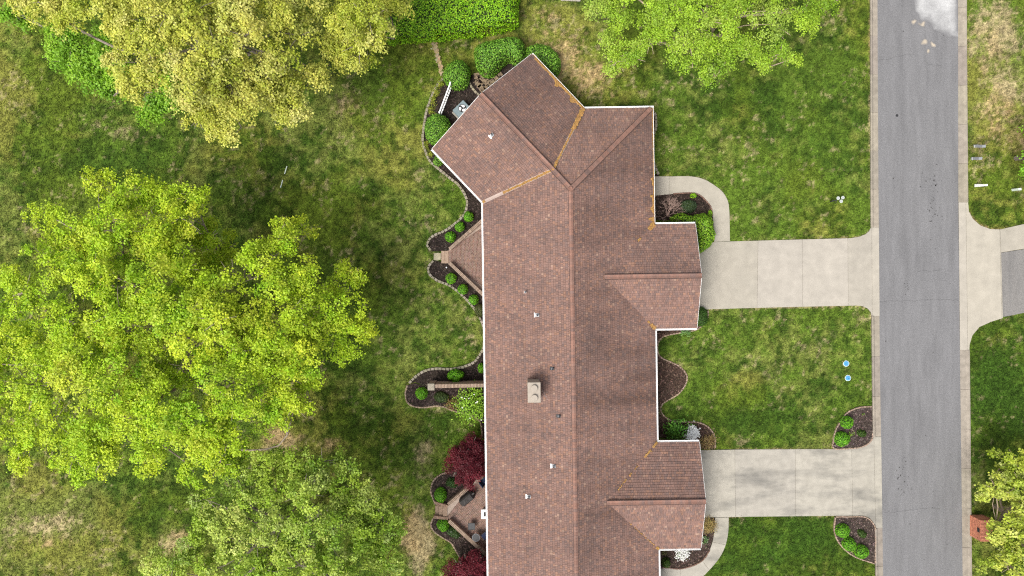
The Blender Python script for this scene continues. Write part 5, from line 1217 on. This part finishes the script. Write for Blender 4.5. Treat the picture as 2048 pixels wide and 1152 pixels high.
# grill under its cover
c = P(934, 998, 1.1); gr = root('covered_grill', 'patio grill under a dark wrinkled cover', 'grill', (c.x, c.y, .43)); rz = math.radians(39)
m = MB(); ca, sa = math.cos(rz), math.sin(rz)
prof = [(-.30, 0), (-.31, .5), (-.30, .80), (-.20, .98), (0, 1.06), (.2, .98), (.28, .82), (.30, .5), (.31, 0)]
rows = []
for i, x in enumerate(np.linspace(-.62, .62, 9)):
    s = .86 if i in (0, 8) else 1.0; hs = .80 if abs(x) > .5 else 1.0
    rows.append([((x * ca - y * s * sa), (x * sa + y * s * ca), z * (hs if z > .6 else 1) + R.uniform(-.02, .02) * (z > .2)) for y, z in prof])
k = len(prof); m.add([p for r_ in rows for p in r_], [(i * k + j, i * k + j + 1, (i + 1) * k + j + 1, (i + 1) * k + j) for i in range(8) for j in range(k - 1)] + [tuple(range(k)), tuple(range(8 * k, 9 * k))])
m.build('cover', m_cover, gr); m = MB(); m.box((-.28 * sa * -1 - .0, .28 * ca * 1, .86), 1.0, .12, .05, rz); m.build('handle_bulge', m_cover, gr)
for sx in (-.5, .5):
    m = MB(); m.tube([(sx * ca, sx * sa, .03), (sx * ca - .0, sx * sa, .1)], [.05, .05], 8); m.build('wheel', m_dark, gr)
# square mesh table, round mesh table, chair, white fire table, blue chair
def table_legs(rt, pts, h):
    for (x, y) in pts: m = MB(); m.tube([(x, y, 0), (x * .92, y * .92, h)], [.016, .016], 6); m.build('leg', m_dark, rt)
c = P(943, 1053, .95); tb = root('square_table', 'small square dark mesh table on the lower patio', 'table', (c.x, c.y, .43)); h = .5
m = MB(); m.box((0, 0, h), .48, .48, .012, .03); m.build('mesh_top', m_mesh, tb)
for (x, y, sx, sy) in ((0, .25, .54, .04), (0, -.25, .54, .04), (.25, 0, .04, .5), (-.25, 0, .04, .5)): m = MB(); m.box((x, y, h - .012), sx, sy, .036, .03); m.build('frame', m_dark, tb)
table_legs(tb, ((.24, .24), (-.24, .24), (.24, -.24), (-.24, -.24)), h)
c = P(952, 1075, 1.1); tb = root('round_table', 'round grey mesh table near the lower patio wall', 'table', (c.x, c.y, .43)); h = .70
m = MB(); m.lathe((0, 0, h), [(.285, 0), (.285, .012)], 28); m.build('mesh_top', m_mesh, tb); m = MB(); m.lathe((0, 0, h - .015), [(.305, 0), (.305, .03), (.285, .03), (.285, 0)], 28); m.build('rim', m_ped, tb); table_legs(tb, ((.22, .22), (-.22, .22), (.22, -.22), (-.22, -.22)), h)
def chair(label, px, py, rz, m_seat, name='patio_chair'):
    c = P(px, py, .9); ch_ = root(name, label, 'chair', (c.x, c.y, .43)); ch_.rotation_euler = (0, 0, rz)
    m = MB(); m.box((0, 0, .40), .52, .52, .07, 0, None, .97, .02); m.build('seat', m_seat, ch_); m = MB(); m.add([(-.26, .24, .44), (.26, .24, .44), (.26, .36, .92), (-.26, .36, .92), (-.26, .29, .44), (.26, .29, .44), (.26, .41, .92), (-.26, .41, .92)], [(0, 1, 2, 3), (7, 6, 5, 4), (0, 4, 5, 1), (3, 2, 6, 7), (0, 3, 7, 4), (1, 5, 6, 2)]); m.build('backrest', m_seat, ch_)
    for s in (-1, 1):
        m = MB(); m.tube([(s * .28, -.24, .6), (s * .28, .3, .62)], [.02, .02], 6); m.build('armrest', m_dark, ch_)
        for t in (-1, 1): m = MB(); m.tube([(s * .27, t * .24, 0), (s * .27, t * .24, .6 if t < 0 else .44)], [.015, .015], 6); m.build('leg', m_dark, ch_)
chair('dark patio chair beside the round mesh table', 970, 1072, -.9, m_navy); chair('navy patio chair under the eave below the red maple', 970, 962, 2.2, m_navy)
c = P(972, 1028.5, .9); fp = root('fire_table', 'white square fire table half under the eave', 'table', (c.x, c.y, .43))
for (x, y, sx, sy) in ((0, .27, .74, .20), (0, -.27, .74, .20), (.27, 0, .20, .34), (-.27, 0, .20, .34)): m = MB(); m.box((x, y, .40), sx, sy, .08, 0, None, 1, .008); m.build('rim', m_white, fp)
m = MB(); m.box((0, 0, 0), .6, .6, .40, 0); m.build('base', m_white, fp); m = MB(); m.box((0, 0, .40), .33, .33, .03, 0); m.build('burner', m_cover, fp)
# dark bench legs under the lower eave and a trellis
c = P(1323, 1135, .5); tr = root('iron_trellis', 'black wrought iron stake beside the lower entrance', 'trellis', (c.x, c.y, .05))
for s in (-.12, 0, .12): m = MB(); m.tube([(0, s, 0), (.05, s * 1.1, .6), (.18, s * 1.4, 1.0)], [.014, .014, .01], 6); m.build('rod', m_dark, tr)
for z in (.3, .6): m = MB(); m.tube([(.03 * z, -.17, z), (.03 * z, .17, z)], [.012, .012], 6); m.build('crossbar', m_dark, tr)
# brick mailbox
zt_ = 1.35; a, b = P(1961.5, 1041, zt_), P(1990, 1083, zt_); c = (a + b) / 2; mbx = root('brick_mailbox', 'orange red brick mailbox pillar at the far kerb', 'mailbox', (c.x, c.y, 0)); sx, sy = b.x - a.x, a.y - b.y
m = MB(); m.box((0, 0, -.02), sx - .03, sy - .03, zt_ - .02, 0); body = m.build('core', m_mortar, mbx)
bl, bh = .215, .075; names = []
for row in range(17):
    z = .0 + row * .079
    for side in range(4):
        Ls, rz_, ox, oy = ((sy, math.pi / 2, -sx / 2, 0), (sy, math.pi / 2, sx / 2, 0), (sx, 0, 0, sy / 2), (sx, 0, 0, -sy / 2))[side]; n = round(Ls / bl); w = Ls / n
        if row == 0 and False: continue
        for i in range(n):
            off = -Ls / 2 + w * (i + .5) + (w * .25 if row % 2 else -w * .25)
            off = max(-Ls / 2 + w * .4, min(Ls / 2 - w * .4, off)); names.append((off, rz_, ox, oy, z, w))
mm = {}
pieces_m = MB()
for (off, rz_, ox, oy, z, w) in names:
    g = R.uniform(.82, 1.18); x = ox + (off if rz_ == 0 else 0); y = oy + (off if rz_ else 0); pieces_m.box((x * .985, y * .985, z), w - .012, .04, .067, rz_, (g, g * R.uniform(.92, 1.08), g))
o = pieces_m.build('wall_bricks', m_pillar, mbx); o['kind'] = 'stuff'
n1, n2 = 3, round(sy / .11)
for i in range(n1):
    for j in range(n2):
        m = MB(); g = R.uniform(.88, 1.15); m.box((-sx / 2 + sx * (i + .5) / n1, -sy / 2 + sy * (j + .5) / n2, zt_ - .05), sx / n1 - .012, sy / n2 - .012, .06, 0, (g, g, g * 1.05), .98, .008); m.build('brick', m_pillar, mbx)
m = MB(); m.box((-sx / 2 - .02, 0, 1.0), .05, .32, .24, 0); m.build('mailbox_door', m_dark, mbx)
# street side utility pieces, each standing upright
def pedestal(label, px, py, w, h, m_, cap=None, taper=1.0, tilt=(0, 0), band=True, rz=.1, name='utility_pedestal'):
    b_ = P(px, py); r_ = root(name, label, 'utility box', (b_.x, b_.y, 0)); r_.rotation_euler = (tilt[0], tilt[1], rz)
    m = MB(); m.box((0, 0, -.03), w, w * .8, h, 0, None, taper, .02); m.build('housing', m_, r_)
    if band: m = MB(); m.box((0, 0, h * .12), w * 1.06, w * .86, .05, 0); m.build('band', m_white, r_)
    m = MB(); m.box((0, 0, h - .05), w * taper * 1.08, w * .8 * taper * 1.08, .07, 0, None, .95, .015); m.build('lid', m_ if cap is None else cap, r_)
pedestal('upper grey utility pedestal by the far kerb', 1950, 292, .25, 1.05, m_ped, tilt=(.22, .0)); pedestal('lower grey utility pedestal by the far kerb', 1945, 317, .25, .95, m_ped, tilt=(.18, 0))
pedestal('white tapered marker post below the grey pedestals', 1953, 371, .30, 1.15, m_white, taper=.6, tilt=(.12, .0), band=False, name='marker_post'); pedestal('pale green utility box at the right edge', 2026, 380, .22, .75, m_pale, band=False, tilt=(.05, 0))
# spotlights on the front lawn
sp = root('garden_spotlights', 'three pale floodlights on a black stake in front lawn', 'light', tuple(P(1660.5, 403))); 
m = MB(); m.tube([(0, 0, 0), (0, 0, .45)], [.05, .045], 10); m.build('stake', m_dark, sp); m = MB(); m.tube([(-.02, 0, .42), (.25, .05, .47), (.55, .16, .5)], [.03, .03, .025], 8); m.build('arm', m_dark, sp); m = MB(); m.tube([(.28, .04, .46), (.24, -.18, .42)], [.025, .02], 8); m.build('arm', m_dark, sp)
for (x, y) in ((.38, .20), (.75, .24), (.62, -.05)):
    m = MB(); m.lathe((x, y, .42), [(.05, 0), (.10, .06), (.13, .10), (.13, .13)], 18); hd = m.build('lamp_head', m_pale, sp); m = MB(); m.lathe((x, y, .549), [(.11, 0), (.11, .005)], 18); m.build('lens', m_grey, hd)
    m = MB(); m.tube([(x, y, .45), (.42, .08, .47)], [.015, .015], 6); m.build('bracket', m_dark, sp)
for py, px, t in ((727, 1692, 'upper'), (756, 1695.5, 'lower')):
    c = P(px, py); wl = root('water_meter_lid', t + ' of two round blue meter lids in the lawn', 'lid', (c.x, c.y, 0), 'blue meter lids')
    m = MB(); m.lathe((0, 0, 0), [(.20, 0), (.20, .05), (.185, .06)], 24); m.build('cover', m_blue, wl); m = MB(); m.lathe((0, 0, .045), [(.235, 0), (.235, .006)], 24) if False else m.lathe((0, 0, 0), [(.245, 0), (.245, .03)], 24); m.build('collar', m_pale, wl)
    for (x, y) in ((.05, -.05), (-.05, -.02)) if t == 'upper' else ((.0, .08), (.01, -.05), (.07, -.03)): m = MB(); m.lathe((x, y, .058), [(.028, 0), (.028, .006)], 10); m.build('hole', m_dark, wl)
for (p0, p1, t) in (((574, 332.5), (569, 348), 'upper'), ((565.5, 360), (561, 375.5), 'lower')):
    a, b = P(*p0, .05), P(*p1, .05); m = MB(); d = b - a; m.box((0, 0, 0), d.length, .075, .045, math.atan2(d.y, d.x), None, 1, .008); o = m.build('wooden_stake', m_pale, None); o.location = ((a.x + b.x) / 2, (a.y + b.y) / 2, .035); tag(o, t + ' of two whitewashed stakes lying on the left lawn', 'stake', 'white stakes on the lawn')
c = P(893, 535, .1); m = MB(); m.lathe((0, 0, 0), [(.05, 0), (.06, .08), (.045, .1)], 12); o = m.build('white_pipe_cap', m_white); o.location = (c.x, c.y, .035); tag(o, 'small white pipe cap in mulch below the patio steps', 'cap')
